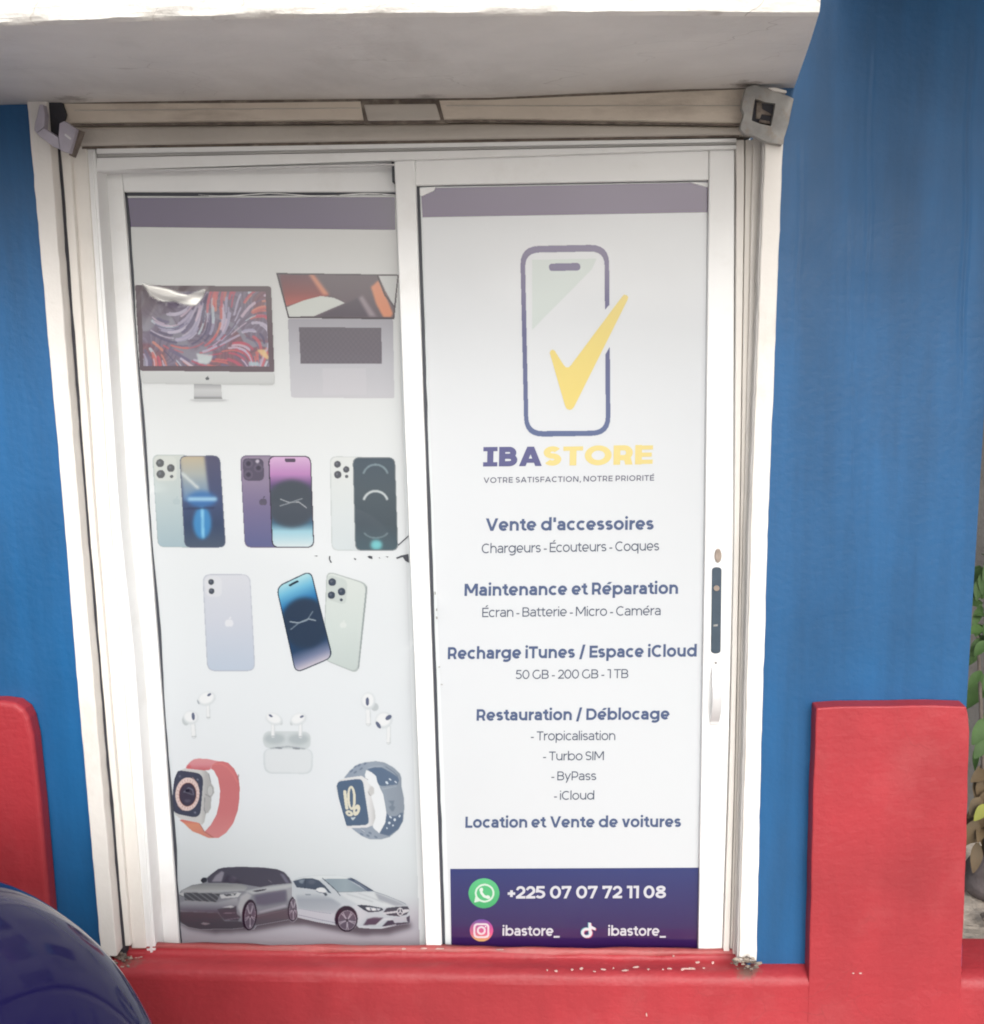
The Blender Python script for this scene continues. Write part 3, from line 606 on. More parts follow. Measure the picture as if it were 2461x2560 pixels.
out_p = T([(560, 330), (740, 260), (1010, 345), (1300, 440), (1500, 520), (1590, 565), (1530, 830), (1480, 1100), (1380, 1420), (1365, 1560), (1020, 1500), (860, 1430), (700, 1350), (550, 1340), (430, 1210), (520, 900), (470, 760), (500, 560)])
hole_p = T([(760, 570), (960, 640), (1190, 670), (1150, 900), (1095, 1150), (860, 1100), (690, 1035), (720, 800)])
def ring_slab(outer, inner, Y, depth, name, mt, parent):
    def rs(p, n=48):
        q = np.array(p + [p[0]]); s_ = np.r_[0, np.cumsum(np.hypot(*np.diff(q, axis=0).T))]; t = np.linspace(0, s_[-1], n, endpoint=False); return np.column_stack([np.interp(t, s_, q[:, 0]), np.interp(t, s_, q[:, 1])])
    c = np.mean(inner, 0)
    def byang(p):
        q = rs(p, 400); an = np.arctan2(*(q - c).T[::-1]); r_ = []
        for t in np.linspace(-math.pi, math.pi, 120, endpoint=False): r_.append(q[np.argmin(np.abs(np.angle(np.exp(1j * (an - t)))))])
        return r_
    A_, I_ = byang(outer), byang(inner); n = 120; V = [at(*p, Y) for p in A_] + [at(*p, Y) for p in I_]; V += [v + Vector((0, depth, 0)) for v in V]; F = []
    for i in range(n):
        j = (i + 1) % n; F += [(i, j, n + j, n + i), (2 * n + i, 3 * n + i, 3 * n + j, 2 * n + j), (i, 2 * n + i, 2 * n + j, j), (n + i, n + j, 3 * n + j, 3 * n + i)]
    return bevel(mesh(name, V, F, mt, parent), .0012, 2)
ring_slab(out_p, hole_p, -.118, .022, 'plate', M['steel'], br2)
a = Acc(); a.slab(T([(680, 540), (1230, 640), (1130, 1200), (650, 1060)]), -.104, .01); a.build('recess', M['dark'], br2)
a = Acc(); a.slab(T([(790, 640), (900, 630), (910, 790), (1080, 880), (1120, 930), (900, 900), (860, 1000), (780, 990)]), -.108, .010); a.build('bolt', M['grime'], br2, .001)
a = Acc(); a.slab(T([(860, 1010), (1080, 1050), (1090, 1110), (850, 1080)]), -.112, .012); a.build('bolt', M['grime'], br2, .001)
a = Acc(); a.slab(T([(1040, 330), (1200, 330), (1430, 390), (1440, 440), (1150, 400)]), -.125, .02); a.build('tab', M['white'], br2, .001)

# ------------------------------------------------------------------ aluminium door frame
fr_ = empty('door_frame', at(1030, 2360, -.03), 'white aluminium frame with a head track around both sliding doors', 'door frame')
a = Acc(); strip(a, [(x + 1, y) for x, y in P4], P5, 371, 2385, -.034, .10, 20, .15); strip(a, [(x + 9, y) for x, y in P4], [(x - 8, y) for x, y in P5], 380, 2385, -.037, .02, 20, .1); a.build('side_jamb', M['alu'], fr_, .0015)
a = Acc()
RA = [(1841, 352), (1843, 372), (1837, 1361), (1826, 1900), (1810, 2374)]; RB = [(1862, 352), (1863, 372), (1849, 1361), (1838, 1900), (1824, 2378)]; RC = [(1884, 345), (1884, 353), (1861, 1300), (1847, 1900), (1833, 2384)]
strip(a, RA, RB, 349, 2398, -.030, .10, 20, .15); strip(a, [(x + 2, y) for x, y in RB], [(x - 1, y) for x, y in RC], 349, 2398, -.020, .09, 20, .15); strip(a, RC, [(x - 5, y) for x, y in R2], 345, 2386, -.036, .10, 26, .4)
a.build('side_jamb', M['jamb'], fr_, .0015)
a = Acc()
def band(l, r, Y, depth, mi=0): a.slab([(241, l[0]), (1230, (l[0] * .4 + r[0] * .6) - 1), (1842, r[0]), (1842, r[1]), (1230, (l[1] * .4 + r[1] * .6) - 1), (241, l[1])], Y, depth, mi)
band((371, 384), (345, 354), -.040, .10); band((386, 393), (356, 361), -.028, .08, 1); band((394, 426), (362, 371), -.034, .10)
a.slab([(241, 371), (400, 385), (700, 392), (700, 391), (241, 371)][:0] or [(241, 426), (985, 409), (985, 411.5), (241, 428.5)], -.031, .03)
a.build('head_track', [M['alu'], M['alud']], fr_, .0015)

# ------------------------------------------------------------------ left sliding door
DL = empty('sliding_door', at(690, 2358, GL), 'rear sliding glass door covered by a poster of phones, watches and two cars', 'door', 'sliding doors of the shop')
Yd = GL - .014
S1 = [(303, 420), (309, 481), (370, 1300), (397, 1650), (448, 2358)]
a = Acc(); strip(a, P5, S1, 427, 2400, Yd, .04, 16, .1); st = a.build('stile', M['alu'], DL, .003)
a = Acc(); a.slab([(304, 427), (984, 411), (990, 480), (309, 480)], Yd + .001, .038); a.build('top_rail', M['alu'], DL, .003)
a = Acc(); a.slab([(306, 478), (992, 478), (1069, 2405), (452, 2405)], GL, .006); gl = a.build('glass_pane', M['glass'], DL)
SL2 = [(x + 8, y) for x, y in S1]
a = Acc(); strip(a, [(x - 1, y) for x, y in S1], [(x + 8 + 2.0 * math.sin(y * .013), y) for x, y in [(lerp_px(S1, q), q) for q in np.linspace(478, 2400, 40)]], 480, 2400, GL - .004, .005, 50, .6)
a.slab([(308, 478.5), (990, 478.5), (990, 486), (700, 488), (520, 490), (312, 489)], GL - .004, .004); a.build('gasket', M['seal'], DL, .0005)
a = Acc(); a.slab([(979, 402), (989, 400), (990, 455), (981, 456)], -.011, .03); a.build('gap_strip', M['seal'], DL, .001)  # dark strip in place of the open gap beside the stile

# ------------------------------------------------------------------ right sliding door
DR = empty('sliding_door', at(1430, 2366, GR), 'front sliding glass door with a handle and the shop sign listing services', 'door', 'sliding doors of the shop')
Yr = GR - .016
C0 = [(985, 396), (1065, 2364)]; C1 = [(1038, 396), (1105, 2364)]
a = Acc(); strip(a, C0, C1, 397, 2400, Yr - .004, .04, 20, .15); a.build('stile', M['alu'], DR, .003)
RS = [(1774, 372), (1773, 451), (1764, 1300), (1754.5, 1900), (1746.5, 2373)]; RT = [(1838, 370), (1834.7, 1361), (1822, 1900), (1807, 2371)]
a = Acc(); strip(a, RS, RT, 374, 2404, Yr - .002, .04, 20, .12); stR = a.build('stile', M['alu'], DR, .003)
stR['label'] = 'stile carrying the lock plate and pull handle'
a = Acc(); a.slab([(1038.5, 394), (1773, 374), (1772.5, 450), (1039, 464)], Yr, .036); a.build('top_rail', M['alu'], DR, .003)
a = Acc(); a.slab([(1030, 460), (1776, 447), (1750, 2410), (1100, 2405)], GR, .006); a.build('glass_pane', M['glass'], DR)
a = Acc(); strip(a, [(x, y) for x, y in C1], [(x + 9, y) for x, y in C1], 465, 2400, GR - .004, .005, 40, .5)
a.slab([(1040, 462.5), (1772, 449), (1772, 453), (1040, 467)], GR - .004, .004); a.build('gasket', M['seal'], DR, .0005)
# lock plate, key hole, pull
def vslot(x0, y0, x1, y1, hw, n=8):
    pts = []
    for i in range(n + 1): t = math.pi + math.pi * i / n; pts.append((x0 + hw * math.cos(t), y0 + hw * .6 + hw * .6 * math.sin(t)))
    for i in range(n + 1): t = math.pi * i / n; pts.append((x1 + hw * math.cos(t), y1 - hw * .6 + hw * .6 * math.sin(t)))
    return pts
Yh = Yr - .002
a = Acc(); a.slab(vslot(1793, 1418, 1790.5, 1634.5, 12), Yh - .004, .004); lp = a.build('lock_plate', M['blackplate'], DR, .0015)
a = Acc(); c = at(1791.8, 1470, Yh - .0035); a.tube(c, c + Vector((0, -.004, 0)), .0068, 20); a.build('key_cylinder', M['brass'], lp, .0008)
a = Acc(); a.slab([(1784.5, 1562), (1795, 1561), (1795, 1565.5), (1784.5, 1566.5)], Yh - .0050, .0015); a.build('latch_slot', M['steel'], lp)
a = Acc(); a.slab([(1796.4 + 8.6 * math.cos(t), 1389.5 + 17.5 * math.sin(t)) for t in np.linspace(0, 2 * math.pi, 20, endpoint=False)], Yh - .006, .006); a.build('thumb_turn', M['brass'], DR, .002)
a = Acc(); c = at(1790, 1657, Yh); a.tube(c, c + Vector((0, -.002, 0)), .0032, 12); a.build('screw', M['steel'], DR)
# bowed pull handle: foot, arch, foot
top, bot = at(1791, 1664, Yh), at(1786.5, 1810, Yh); V = []; F = []; k = 18
for i in range(k + 1):
    t = i / k; p = top.lerp(bot, t); bow = .026 * max(0, math.sin(math.pi * max(0, min(1, (t - .03) / .90)))) ** .8
    hw_ = .0115
    for dx, dy in ((-hw_, 0), (hw_, 0), (hw_, -.005), (-hw_, -.005)): V.append(p + Vector((dx, dy - bow - .0008, 0)))
for i in range(k):
    for j in range(4): F.append((i * 4 + j, i * 4 + (j + 1) % 4, (i + 1) * 4 + (j + 1) % 4, (i + 1) * 4 + j))
F += [(0, 1, 2, 3), tuple(k * 4 + j for j in (3, 2, 1, 0))]
hd = bevel(mesh('handle', V, F, M['handle'], DR), .0015, 2)
a = Acc(); c = at(1786, 1797, Yh - .0056); a.tube(c, c + Vector((0, -.0018, 0)), .003, 12); a.build('screw', M['steel'], hd)

# ================================================================== right door: the shop sign
YS = GR - .0012                                    # vinyl sheet
def sheet(name, quad, Y, bgf, parent, nx=70, ny=150, wr=.0):
    (ax, ay), (bx, by), (cx, cy), (dx, dy) = quad; P = []
    for j in range(ny + 1):
        v = j / ny
        for i in range(nx + 1):
            u = i / nx; P.append(((ax * (1 - u) + bx * u) * (1 - v) + (dx * (1 - u) + cx * u) * v, (ay * (1 - u) + by * u) * (1 - v) + (dy * (1 - u) + cy * u) * v))
    P = np.array(P); pts = at_many(P, Y); c = ink(bgf(P[:, 0], P[:, 1])); W_ = nx + 1; idx = np.arange(W_ * (ny + 1)).reshape(ny + 1, W_)
    f = np.stack([idx[:-1, :-1], idx[1:, :-1], idx[1:, 1:], idx[:-1, 1:]], -1).reshape(-1, 4)
    return grid_mesh(name, pts, f, c, parent)
def bgR(X, Yy): return np.stack([np.full(np.shape(X), v) for v in (233.0, 238.0, 243.0)], -1)
pr = sheet('shop_sign', [(1052, 466), (1772, 452), (1745.5, 2405), (1129, 2405)], YS, bgR, DR)
YP = YS - .0006
def flatquad(name, quad, Y, colf, parent, nx=30, ny=24): return sheet(name, quad, Y, colf, parent, nx, ny)
flatquad('printed_band', [(1052.5, 470), (1771.5, 455), (1771.5, 530.5), (1057, 543)], YP, lambda X, Yy: np.stack([np.full(np.shape(X), v) for v in (76.0, 34.0, 108.0)], -1), pr)
def navyf(X, Yy):
    t = np.clip((Yy - 2172) / 195, 0, 1)[..., None]; return (1 - t) * np.array([58., 68., 126.]) + t * np.array([66., 44., 94.])
fb = flatquad('printed_footer', [(1126, 2172.5), (1748.5, 2169.5), (1745.7, 2405), (1129.3, 2405)], YP, navyf, pr)
# logo: phone outline, tick
o6, k6 = (1040, 560), 2.2976
K = Canvas(o6, k6, (590, 105, 1130, 1235), 1.1, bgR)
PUR = lambda U, V: np.stack([np.interp(V, [120, 500, 1220], [92, 94, 96]), np.interp(V, [120, 500, 1220], [78, 94, 112]), np.interp(V, [120, 500, 1220], [132, 142, 156])], -1)
K.poly([(668, 205), (1040, 198), (1010, 262), (668, 608)], (216, 228, 226), 2)
outer = K.inpoly(rquad([(599, 127), (1110, 117), (1119, 1215), (624, 1223)], 110)); inner = K.inpoly(rquad([(627, 165), (1084, 156), (1092, 1186), (648, 1190)], 82))
cut = K.inpoly([(1040, 545), (1140, 432), (1140, 660), (1060, 800)])
K.put(K.blurm(outer * (1 - inner) * (1 - cut), 1), PUR)
K.poly(rquad([(764, 227), (944, 223), (946, 266), (766, 270)], 21), PUR, 1)
K.build('printed_phone_outline', YP, pr)
K = Canvas(o6, k6, (755, 395, 1235, 1080), .85, bgR)
K.poly([(770, 742), (772, 730), (784, 721), (797, 726), (850, 810), (863, 823), (878, 822), (890, 812), (1185, 416), (1198, 405), (1213, 408), (1220, 420), (1216, 436), (910, 1050), (898, 1064), (884, 1068), (868, 1062), (858, 1046)], (243, 222, 130), 1)
K.build('printed_tick', YP - .0005, pr)
HB, LT, WH = (84, 102, 142), (88, 98, 120), (226, 228, 236)
def r6(x, y): return (o6[0] + x / k6, o6[1] + y / k6)
def r7(x, y): return (1080 + x / 2.4154, 1250 + y / 2.4154)
def r8(x, y): return (1080 + x / 2.4154, 1750 + y / 2.4154)
q = 2.4154
# shop name in wide heavy letters: drawn as own shapes
def heavy(ch):
    w = .27; W, S, sd_ = glyph(ch, w)
    if ch == 'I': return .62, [('L', [(.31, 0), (.31, 1)]), ('L', [(0, .11), (.62, .11)]), ('L', [(0, .89), (.62, .89)])], 'ss'
    return W, S, sd_
def name_mesh(nm, txt, pl, pr_, cap, col, parent):
    x = 0; items = []
    for ch in txt:
        W, S, sd_ = heavy(ch); items.append((x, W, S)); x += W + .07
    tot = x - .07; pl = np.array(pl, float); ex = (np.array(pr_, float) - pl) / tot; ey = np.array([.02, -1.0]) * cap; V, F, Cc = [], [], []; k = 0
    for x, W, S in items:
        for s in S:
            if s[0] == 'L': quads = ribbon(s[1], .22 if (len(s[1]) == 2 and abs(s[1][0][1] - s[1][1][1]) < .01) else .27)
            else: x0_, y0_, x1_, y1_ = s[1:5]; g = .29 if s[5] == 'l' else -.29; quads = [((x0_, y0_), (x0_ + g, y0_), (x1_ + g, y1_), (x1_, y1_))]
            for qd in quads:
                b0 = len(V); V += list(at_many([pl + (a_[0] + x) * ex + a_[1] * ey for a_ in qd], YP - .00004 * (k % 6))); F.append((b0, b0 + 1, b0 + 2, b0 + 3)); Cc += [ink(col)] * 4
            k += 1
    o = grid_mesh(nm, np.array(V), np.array(F), np.array(Cc), parent, False); return o
name_mesh('printed_name', 'IBA', r6(386, 1393), r6(724, 1390), 112 / k6, (96, 98, 148), pr)['label'] = 'purple heavy letters IBA'
name_mesh('printed_name', 'STORE', r6(733, 1389), r6(1361, 1380), 112 / k6, (244, 226, 150), pr)['label'] = 'pale yellow heavy letters STORE'
text_mesh('printed_slogan', [('VOTRE SATISFACTION, NOTRE PRIORITÉ', r6(389, 1488), r6(1369, 1474), 32 / k6, .17, (104, 106, 128), .10, .50)], YP, pr)
hb = [("Vente d'accessoires", r7(325, 187), r7(1340, 179), 76 / q, .212), ('Maintenance et Réparation', r7(197, 580), r7(1487, 567), 74 / q, .212),
      ('Recharge iTunes / Espace iCloud', r7(96, 962), r7(1600, 946), 73 / q, .212), ('Restauration / Déblocage', r8(270, 126), r8(1436, 118), 70 / q, .212), ('Location et Vente de voitures', r8(202, 773), r8(1505, 768), 68 / q, .212)]
for t_ in hb: text_mesh('printed_heading', [(*t_, HB, 0, .36)], YP, pr, 'bold heading ' + t_[0])
lb = [('Chargeurs - Écouteurs - Coques', r7(301, 322), r7(1373, 305), 58 / q), ('Écran - Batterie - Micro - Caméra', r7(304, 708), r7(1382, 696), 57 / q), ('50 GB - 200 GB - 1 TB', r7(506, 1082), r7(1187, 1076), 55 / q),
      ('- Tropicalisation', r8(598, 245), r8(1108, 243), 55 / q), ('- Turbo SIM', r8(672, 366), r8(1039, 364), 54 / q), ('- ByPass', r8(722, 486), r8(993, 485), 54 / q), ('- iCloud', r8(738, 604), r8(981, 602), 53 / q)]
for t_ in lb: text_mesh('printed_line', [(*t_, .126, LT, 0, .34)], YP, pr, 'thin lettering ' + t_[0])
YF = YP - .0006
text_mesh('printed_number', [('+225 07 07 72 11 08', r8(458, 1200), r8(1414, 1197), 75 / q, .195, WH, .01, .34)], YF, pr)
text_mesh('printed_handle', [('ibastore_', r8(427, 1424), r8(772, 1425), 60 / q, .18, WH)], YF, pr)
text_mesh('printed_handle', [('ibastore_', r8(1065, 1424), r8(1413, 1425), 60 / q, .18, WH)], YF, pr)
o8 = (1080, 1750)
K = Canvas(o8, q, (212, 1068, 418, 1268), 1.1, navyf)
K.ell(315, 1168, 93, 90, lambda U, V: np.stack([np.interp(V, [1080, 1260], [104, 76]), np.interp(V, [1080, 1260], [208, 184]), np.interp(V, [1080, 1260], [146, 118])], -1))
K.ell(319, 1167, 59, 56, (222, 244, 230), hole=11, mask=False); K.poly([(256, 1224), (264, 1186), (280, 1200), (296, 1214)], (222, 244, 230), mask=False); K.ell(319, 1167, 48, 45, (92, 198, 134), mask=False)
K.line([(296, 1146), (300, 1166), (316, 1186), (338, 1194)], 15, (232, 246, 238), mask=False); K.ell(299, 1147, 11, 13, (232, 246, 238), 20, mask=False); K.ell(340, 1191, 13, 10, (232, 246, 238), 20, mask=False)
K.build('printed_icon', YF, pr)['label'] = 'green round chat icon with a handset'
K = Canvas(o8, q, (222, 1318, 378, 1468), 1.1, navyf)
def insta(U, V):
    t = np.clip((V - 1325) / 135, 0, 1); s_ = np.clip((U - 232) / 140, 0, 1)
    return np.stack([np.interp(t, [0, .3, .65, 1], [120, 196, 232, 244]), np.interp(t, [0, .3, .65, 1], [92, 96, 112, 200]) , np.interp(t, [0, .3, .65, 1], [178, 160, 150, 120])], -1) + (s_[..., None] - .5) * np.array([24., -14., 10.])
K.ell(300, 1392, 70, 67, insta)
ro, ri = K.inpoly(rquad([(252, 1349), (347, 1350), (348, 1438), (252, 1438)], 26)), K.inpoly(rquad([(263, 1360), (336, 1360), (337, 1427), (263, 1427)], 18))
K.put(K.blurm(ro * (1 - ri), .5), (244, 232, 240), mask=False); K.ell(299, 1393, 27, 26, (244, 232, 240), hole=11, mask=False); K.ell(325, 1369, 5, 5, (244, 232, 240), mask=False)
K.build('printed_icon', YF, pr)['label'] = 'pink and yellow round camera icon'
K = Canvas(o8, q, (885, 1335, 1005, 1450), 1.1, navyf)
for dx, dy, cc in ((-4, -3, (110, 190, 200)), (5, 4, (190, 80, 120)), (0, 0, (238, 238, 244))):
    K.ell(936 + dx, 1407 + dy, 33, 30, cc, hole=15); K.poly([(946 + dx, 1348 + dy), (962 + dx, 1348 + dy), (966 + dx, 1412 + dy), (950 + dx, 1412 + dy)], cc); K.poly([(958 + dx, 1350 + dy), (966 + dx, 1366 + dy), (990 + dx, 1378 + dy), (988 + dx, 1392 + dy), (962 + dx, 1382 + dy)], cc)
K.build('printed_icon', YF, pr)['label'] = 'white musical note icon'

# ================================================================== left door: the picture poster
YL = GL - .0012; YQ = YL - .0006
def bgL(X, Yy):
    X, Yy = np.asarray(X, float), np.asarray(Yy, float)
    lv = np.interp(Yy, [480, 1000, 1500, 2000, 2150, 2240, 2300, 2360], [0, 1, 2, 3, 4, 5, 6, 7]); tab = np.array([(228, 230, 229), (231, 236, 238), (231, 237, 241), (231, 238, 244), (222, 231, 236), (212, 221, 227), (196, 197, 208), (198, 196, 207)], float)
    return np.stack([np.interp(lv, range(8), tab[:, i]) for i in range(3)], -1)
K = Canvas((380, 1700), 2.546, (60, 1180, 1710, 1770), .45, bgL)      # floor of the car picture with the soft shade printed under the cars
K.poly([(150, 1470), (350, 1470), (900, 1440), (1640, 1540), (1660, 1575), (1500, 1622), (1330, 1625), (1180, 1600), (980, 1560), (880, 1560), (640, 1600), (400, 1614), (240, 1585), (160, 1540)], (106, 100, 110), 14)
def poster_col(X, Yy): return bgL(X, Yy)
pl_ = sheet('picture_poster', [(315, 489), (989, 488), (1050, 2400), (452, 2400)], YL, bgL, DL, 60, 150)
flatquad('printed_band', [(319, 494), (988, 492), (989, 574.5), (321, 567)], YQ, lambda X, Yy: np.stack([np.full(np.shape(X), v) for v in (70.0, 32.0, 104.0)], -1), pl_)
def fit_floor(): 
    m = (K.X > np.interp(K.Yy, [2100, 2392], [436, 455])) & (K.X < np.interp(K.Yy, [2100, 2392], [1041, 1049])) & (K.Yy < 2390); K.A = m.astype(float) * (K.V > 1250)
fit_floor(); K.build('printed_floor', YQ + .0002, pl_)
LG = (150, 152, 158)
def apple(K, cx, cy, s_, col, blur=.5):
    K.ell(cx - s_ * .26, cy + s_ * .1, s_ * .52, s_ * .66, col, 8, blur, mask=False); K.ell(cx + s_ * .26, cy + s_ * .1, s_ * .50, s_ * .66, col, -8, blur, mask=False); K.ell(cx + s_ * .16, cy - s_ * .82, s_ * .14, s_ * .3, col, 35, blur, mask=False)
# desktop computer
o_, k_ = (330, 680), 5.092
K = Canvas(o_, k_, (25, 150, 1835, 1650), .8, bgL)
K.poly([(720, 1628), (800, 1618), (1160, 1618), (1240, 1632), (1160, 1645), (800, 1645)], (196, 200, 203), 6)
K.poly([(790, 1425), (1135, 1425), (1150, 1615), (788, 1612)], lambda U, V: np.stack([np.interp(V, [1425, 1450, 1500, 1575, 1600], [168, 182, 206, 196, 150])] * 3, -1) + np.array([0., 3., 6.]), 2)
K.poly(rquad([(100, 1255), (1815, 1272), (1822, 1436), (125, 1418)], 44), lambda U, V: np.stack([np.interp(V, [1258, 1300, 1400, 1435], [216, 212, 208, 196])] * 3, -1) + np.array([0., 4., 5.]), 2)
K.poly(rquad([(40, 166), (1772, 182), (1816, 1275), (102, 1256)], 30), (108, 94, 104), 2)
cl = K.inpoly([(118, 248), (1702, 250), (1748, 1200), (148, 1194)])
def swirl(U, V):
    u, v = (U - 120) / 800, (V - 250) / 800
    a_ = u + .28 * np.sin(3.1 * v + 1.2) + .16 * np.sin(6.3 * u + 4.1 * v) + .07 * np.sin(13 * v - 7 * u)
    b_ = v + .25 * np.sin(2.7 * u + .4) + .15 * np.sin(5.2 * v - 3.3 * u + 2) + .06 * np.sin(15 * u + 5 * v)
    st_ = np.sin(58 * (a_ * .75 + b_ * .7) + 1.2 * np.sin(7 * u)) * .5 + .5; st_ = .6 * st_ + .4 * (np.sin(131 * (a_ * .72 + b_ * .7) + 2 * np.sin(5 * v)) * .5 + .5); st2 = np.sin(19 * (a_ - b_ * .6) + 1) * .5 + .5
    reg = np.sin(3.4 * a_ + 2.9 * b_ + .5) + .8 * np.sin(5.1 * b_ - 2.2 * a_ + 1.4)
    lav = np.array([192., 186., 212.]); drk = np.array([122., 114., 138.]); red = np.array([200., 116., 130.]); pal = np.array([206., 220., 230.]); org = np.array([226., 150., 130.])
    base = drk + (lav - drk) * st_[..., None] ** .7
    redm = red + (org - red) * st2[..., None] * .6; redm = redm * (.72 + .28 * st_[..., None])
    m = np.clip((reg - .6) * 2.2, 0, 1)[..., None]; c = base * (1 - m) + redm * m
    low = np.clip((V - 930 - 60 * np.sin(U / 130)) / 60, 0, 1)[..., None] * np.clip((np.sin(U / 170 + 1) + .6) * 3, 0, 1)[..., None]; c = c * (1 - low) + redm * low
    m2 = np.clip((np.sin(4.7 * a_ - 3.8 * b_ + 2.4) - .72) * 6, 0, 1)[..., None]; c = c * (1 - m2) + pal * m2
    tl = np.clip(1.25 - np.hypot((U - 120) / 420, (V - 300) / 330), 0, 1)[..., None]; return c * (1 - tl) + np.array([126., 116., 112.]) * tl
K.put(K.blurm(cl, 1.5), lambda U, V: swirl(U, V) * .35 + np.array([118., 108., 126.]) * .65, mask=False)
r_ = random.Random(11)
for n_ in range(210):                              # abstract brush strokes that follow a swirling flow
    u_, v_ = r_.uniform(120, 1740), r_.uniform(260, 1195); pts_ = []; step = r_.uniform(24, 44)
    hot = (u_ > 950 and v_ < 620 and r_.random() < .7) or (v_ > 880 and r_.random() < .5) or (1380 < u_ < 1560 and v_ > 700 and r_.random() < .4)
    if u_ < 620 and v_ < 560 and r_.random() < .75: continue
    c_ = r_.choice([(206, 112, 124), (214, 126, 122), (198, 100, 122), (220, 150, 136)]) if hot else r_.choice([(194, 188, 212), (206, 200, 220), (176, 172, 198), (204, 218, 228), (122, 116, 146), (106, 100, 128), (216, 196, 214)])
    for _ in range(r_.randint(5, 11)):
        pts_.append((u_, v_)); th = 1.15 * math.sin(u_ / 310 + 1.2) + 1.0 * math.cos(v_ / 260 + u_ / 900) + .5; u_ += step * math.cos(th); v_ += step * math.sin(th)
    K.line(pts_, r_.uniform(12, 38), c_, 4, .85, mask=False, clip=cl)
for p_, c_ in (([(820, 1035), (1030, 1060), (1010, 1130), (960, 1170), (850, 1160)], (210, 222, 224)), ([(1590, 990), (1690, 985), (1745, 1080), (1730, 1120), (1640, 1050)], (236, 204, 152)), ([(1490, 1140), (1610, 1145), (1630, 1198), (1490, 1198)], (178, 206, 216))): K.poly(p_, c_, 8, .9, mask=False, clip=cl)
apple(K, 962, 1352, 30, (92, 98, 104))
# lifted film: a wrinkle, then a near-white patch standing in for its glare
def wrinkle(s, pts):
    d = np.zeros_like(pts); U, V = s.U.ravel(), s.V.ravel()
    crest = 250 + .30 * (U - 250) * (U < 650) + (120 - .38 * (U - 650)) * (U >= 650) + 12 * np.sin(U / 60)
    hgt = .004 * np.exp(-((V - crest - 20) / 70.) ** 2) * np.clip((U - 140) / 140, 0, 1) * np.clip((980 - U) / 160, 0, 1)
    hgt += .0012 * np.sin(U / 47 + V / 90) * np.exp(-((V - 420) / 260.) ** 2) * np.clip((1100 - U) / 400, 0, 1) + .0008
    d[:, 1] = -hgt; return d
K.build('printed_computer', YQ, pl_, disp=wrinkle)
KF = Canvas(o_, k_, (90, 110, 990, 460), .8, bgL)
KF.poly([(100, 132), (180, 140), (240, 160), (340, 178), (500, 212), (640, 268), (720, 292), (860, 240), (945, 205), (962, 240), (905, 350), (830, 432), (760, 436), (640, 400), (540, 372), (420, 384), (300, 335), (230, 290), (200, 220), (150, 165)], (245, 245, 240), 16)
def crumple(s_, pts):
    d = np.zeros_like(pts); U, V = s_.U.ravel(), s_.V.ravel(); A_ = np.clip(s_.A.ravel(), 0, 1); c_ = 250 + .2 * (U - 250)
    d[:, 1] = -(.003 * A_ + A_ * (.0011 * np.sin(V / 34 + np.sin(U / 110) * 1.5) + .0014 * np.sin(U / 90 - V / 60)) - .006 * A_ * (V - 250) / 200 + .008); return d
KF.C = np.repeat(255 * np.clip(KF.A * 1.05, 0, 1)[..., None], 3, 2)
fm_ = KF.build('lifted_film_or_glare', YQ, pl_, thr=.04, disp=crumple); fm_.data.materials.clear(); fm_.data.materials.append(M['glare_film'])  # the glare patch, put in as a thin whitish sheet
# laptop
o_, k_ = (300, 600), 2.390
K = Canvas(o_, k_, (925, 185, 1668, 955), .8, bgL)
K.poly(rquad([(1003, 470), (1632, 472), (1640, 946), (1022, 940)], 14), lambda U, V: np.stack([np.interp(V, [475, 740, 940], [176, 198, 206]), np.interp(V, [475, 740, 940], [176, 200, 207]), np.interp(V, [475, 740, 940], [186, 208, 214])], -1), 1)
K.poly([(1070, 520), (1562, 524), (1566, 740), (1080, 738)], lambda U, V: (np.array([110., 105., 117.]) + 4 * (np.sin(U / 4.8) * np.sin(V / 5.6))[..., None]), 1.5, mask=False)
K.poly([(1210, 765), (1470, 766), (1474, 925), (1214, 922)], (212, 212, 219), 1.5, .5, mask=False)
K.poly([(933, 196), (1667, 206), (1640, 474), (1005, 466)], (74, 66, 78), 1)
cl = K.inpoly([(944, 205), (1658, 213), (1632, 462), (1012, 457)])
K.poly([(944, 205), (1658, 213), (1632, 462), (1012, 457)], (104, 92, 104), 1, mask=False)
K.poly([(955, 205), (1125, 205), (1250, 330), (990, 395)], lambda U, V: np.stack([np.interp(V, [205, 320, 390], [112, 150, 196]), np.interp(V, [205, 320, 390], [70, 78, 100]), np.interp(V, [205, 320, 390], [86, 80, 92])], -1), 5, mask=False, clip=cl)
K.poly([(1125, 200), (1160, 205), (1250, 325), (1215, 330)], (226, 150, 120), 7, mask=False, clip=cl)
K.poly([(996, 402), (1100, 360), (1200, 334), (1280, 345), (1345, 376), (1160, 455), (1008, 458)], (220, 226, 222), 1.5, mask=False, clip=cl)
K.poly([(1340, 385), (1420, 345), (1440, 330), (1530, 458), (1180, 458)], (86, 78, 94), 6, mask=False, clip=cl); K.poly([(1425, 345), (1450, 330), (1535, 458), (1490, 458)], (158, 146, 156), 7, mask=False, clip=cl)
K.poly([(1500, 280), (1545, 240), (1590, 330), (1632, 440), (1620, 462), (1575, 462), (1530, 380)], (232, 152, 116), 5, mask=False, clip=cl); K.poly([(1545, 212), (1660, 212), (1640, 400), (1585, 300)], (216, 220, 220), 2, mask=False, clip=cl); K.line([(1540, 215), (1585, 330), (1638, 395)], 8, (70, 62, 74), 2, mask=False, clip=cl)
K.build('printed_laptop', YQ, pl_)
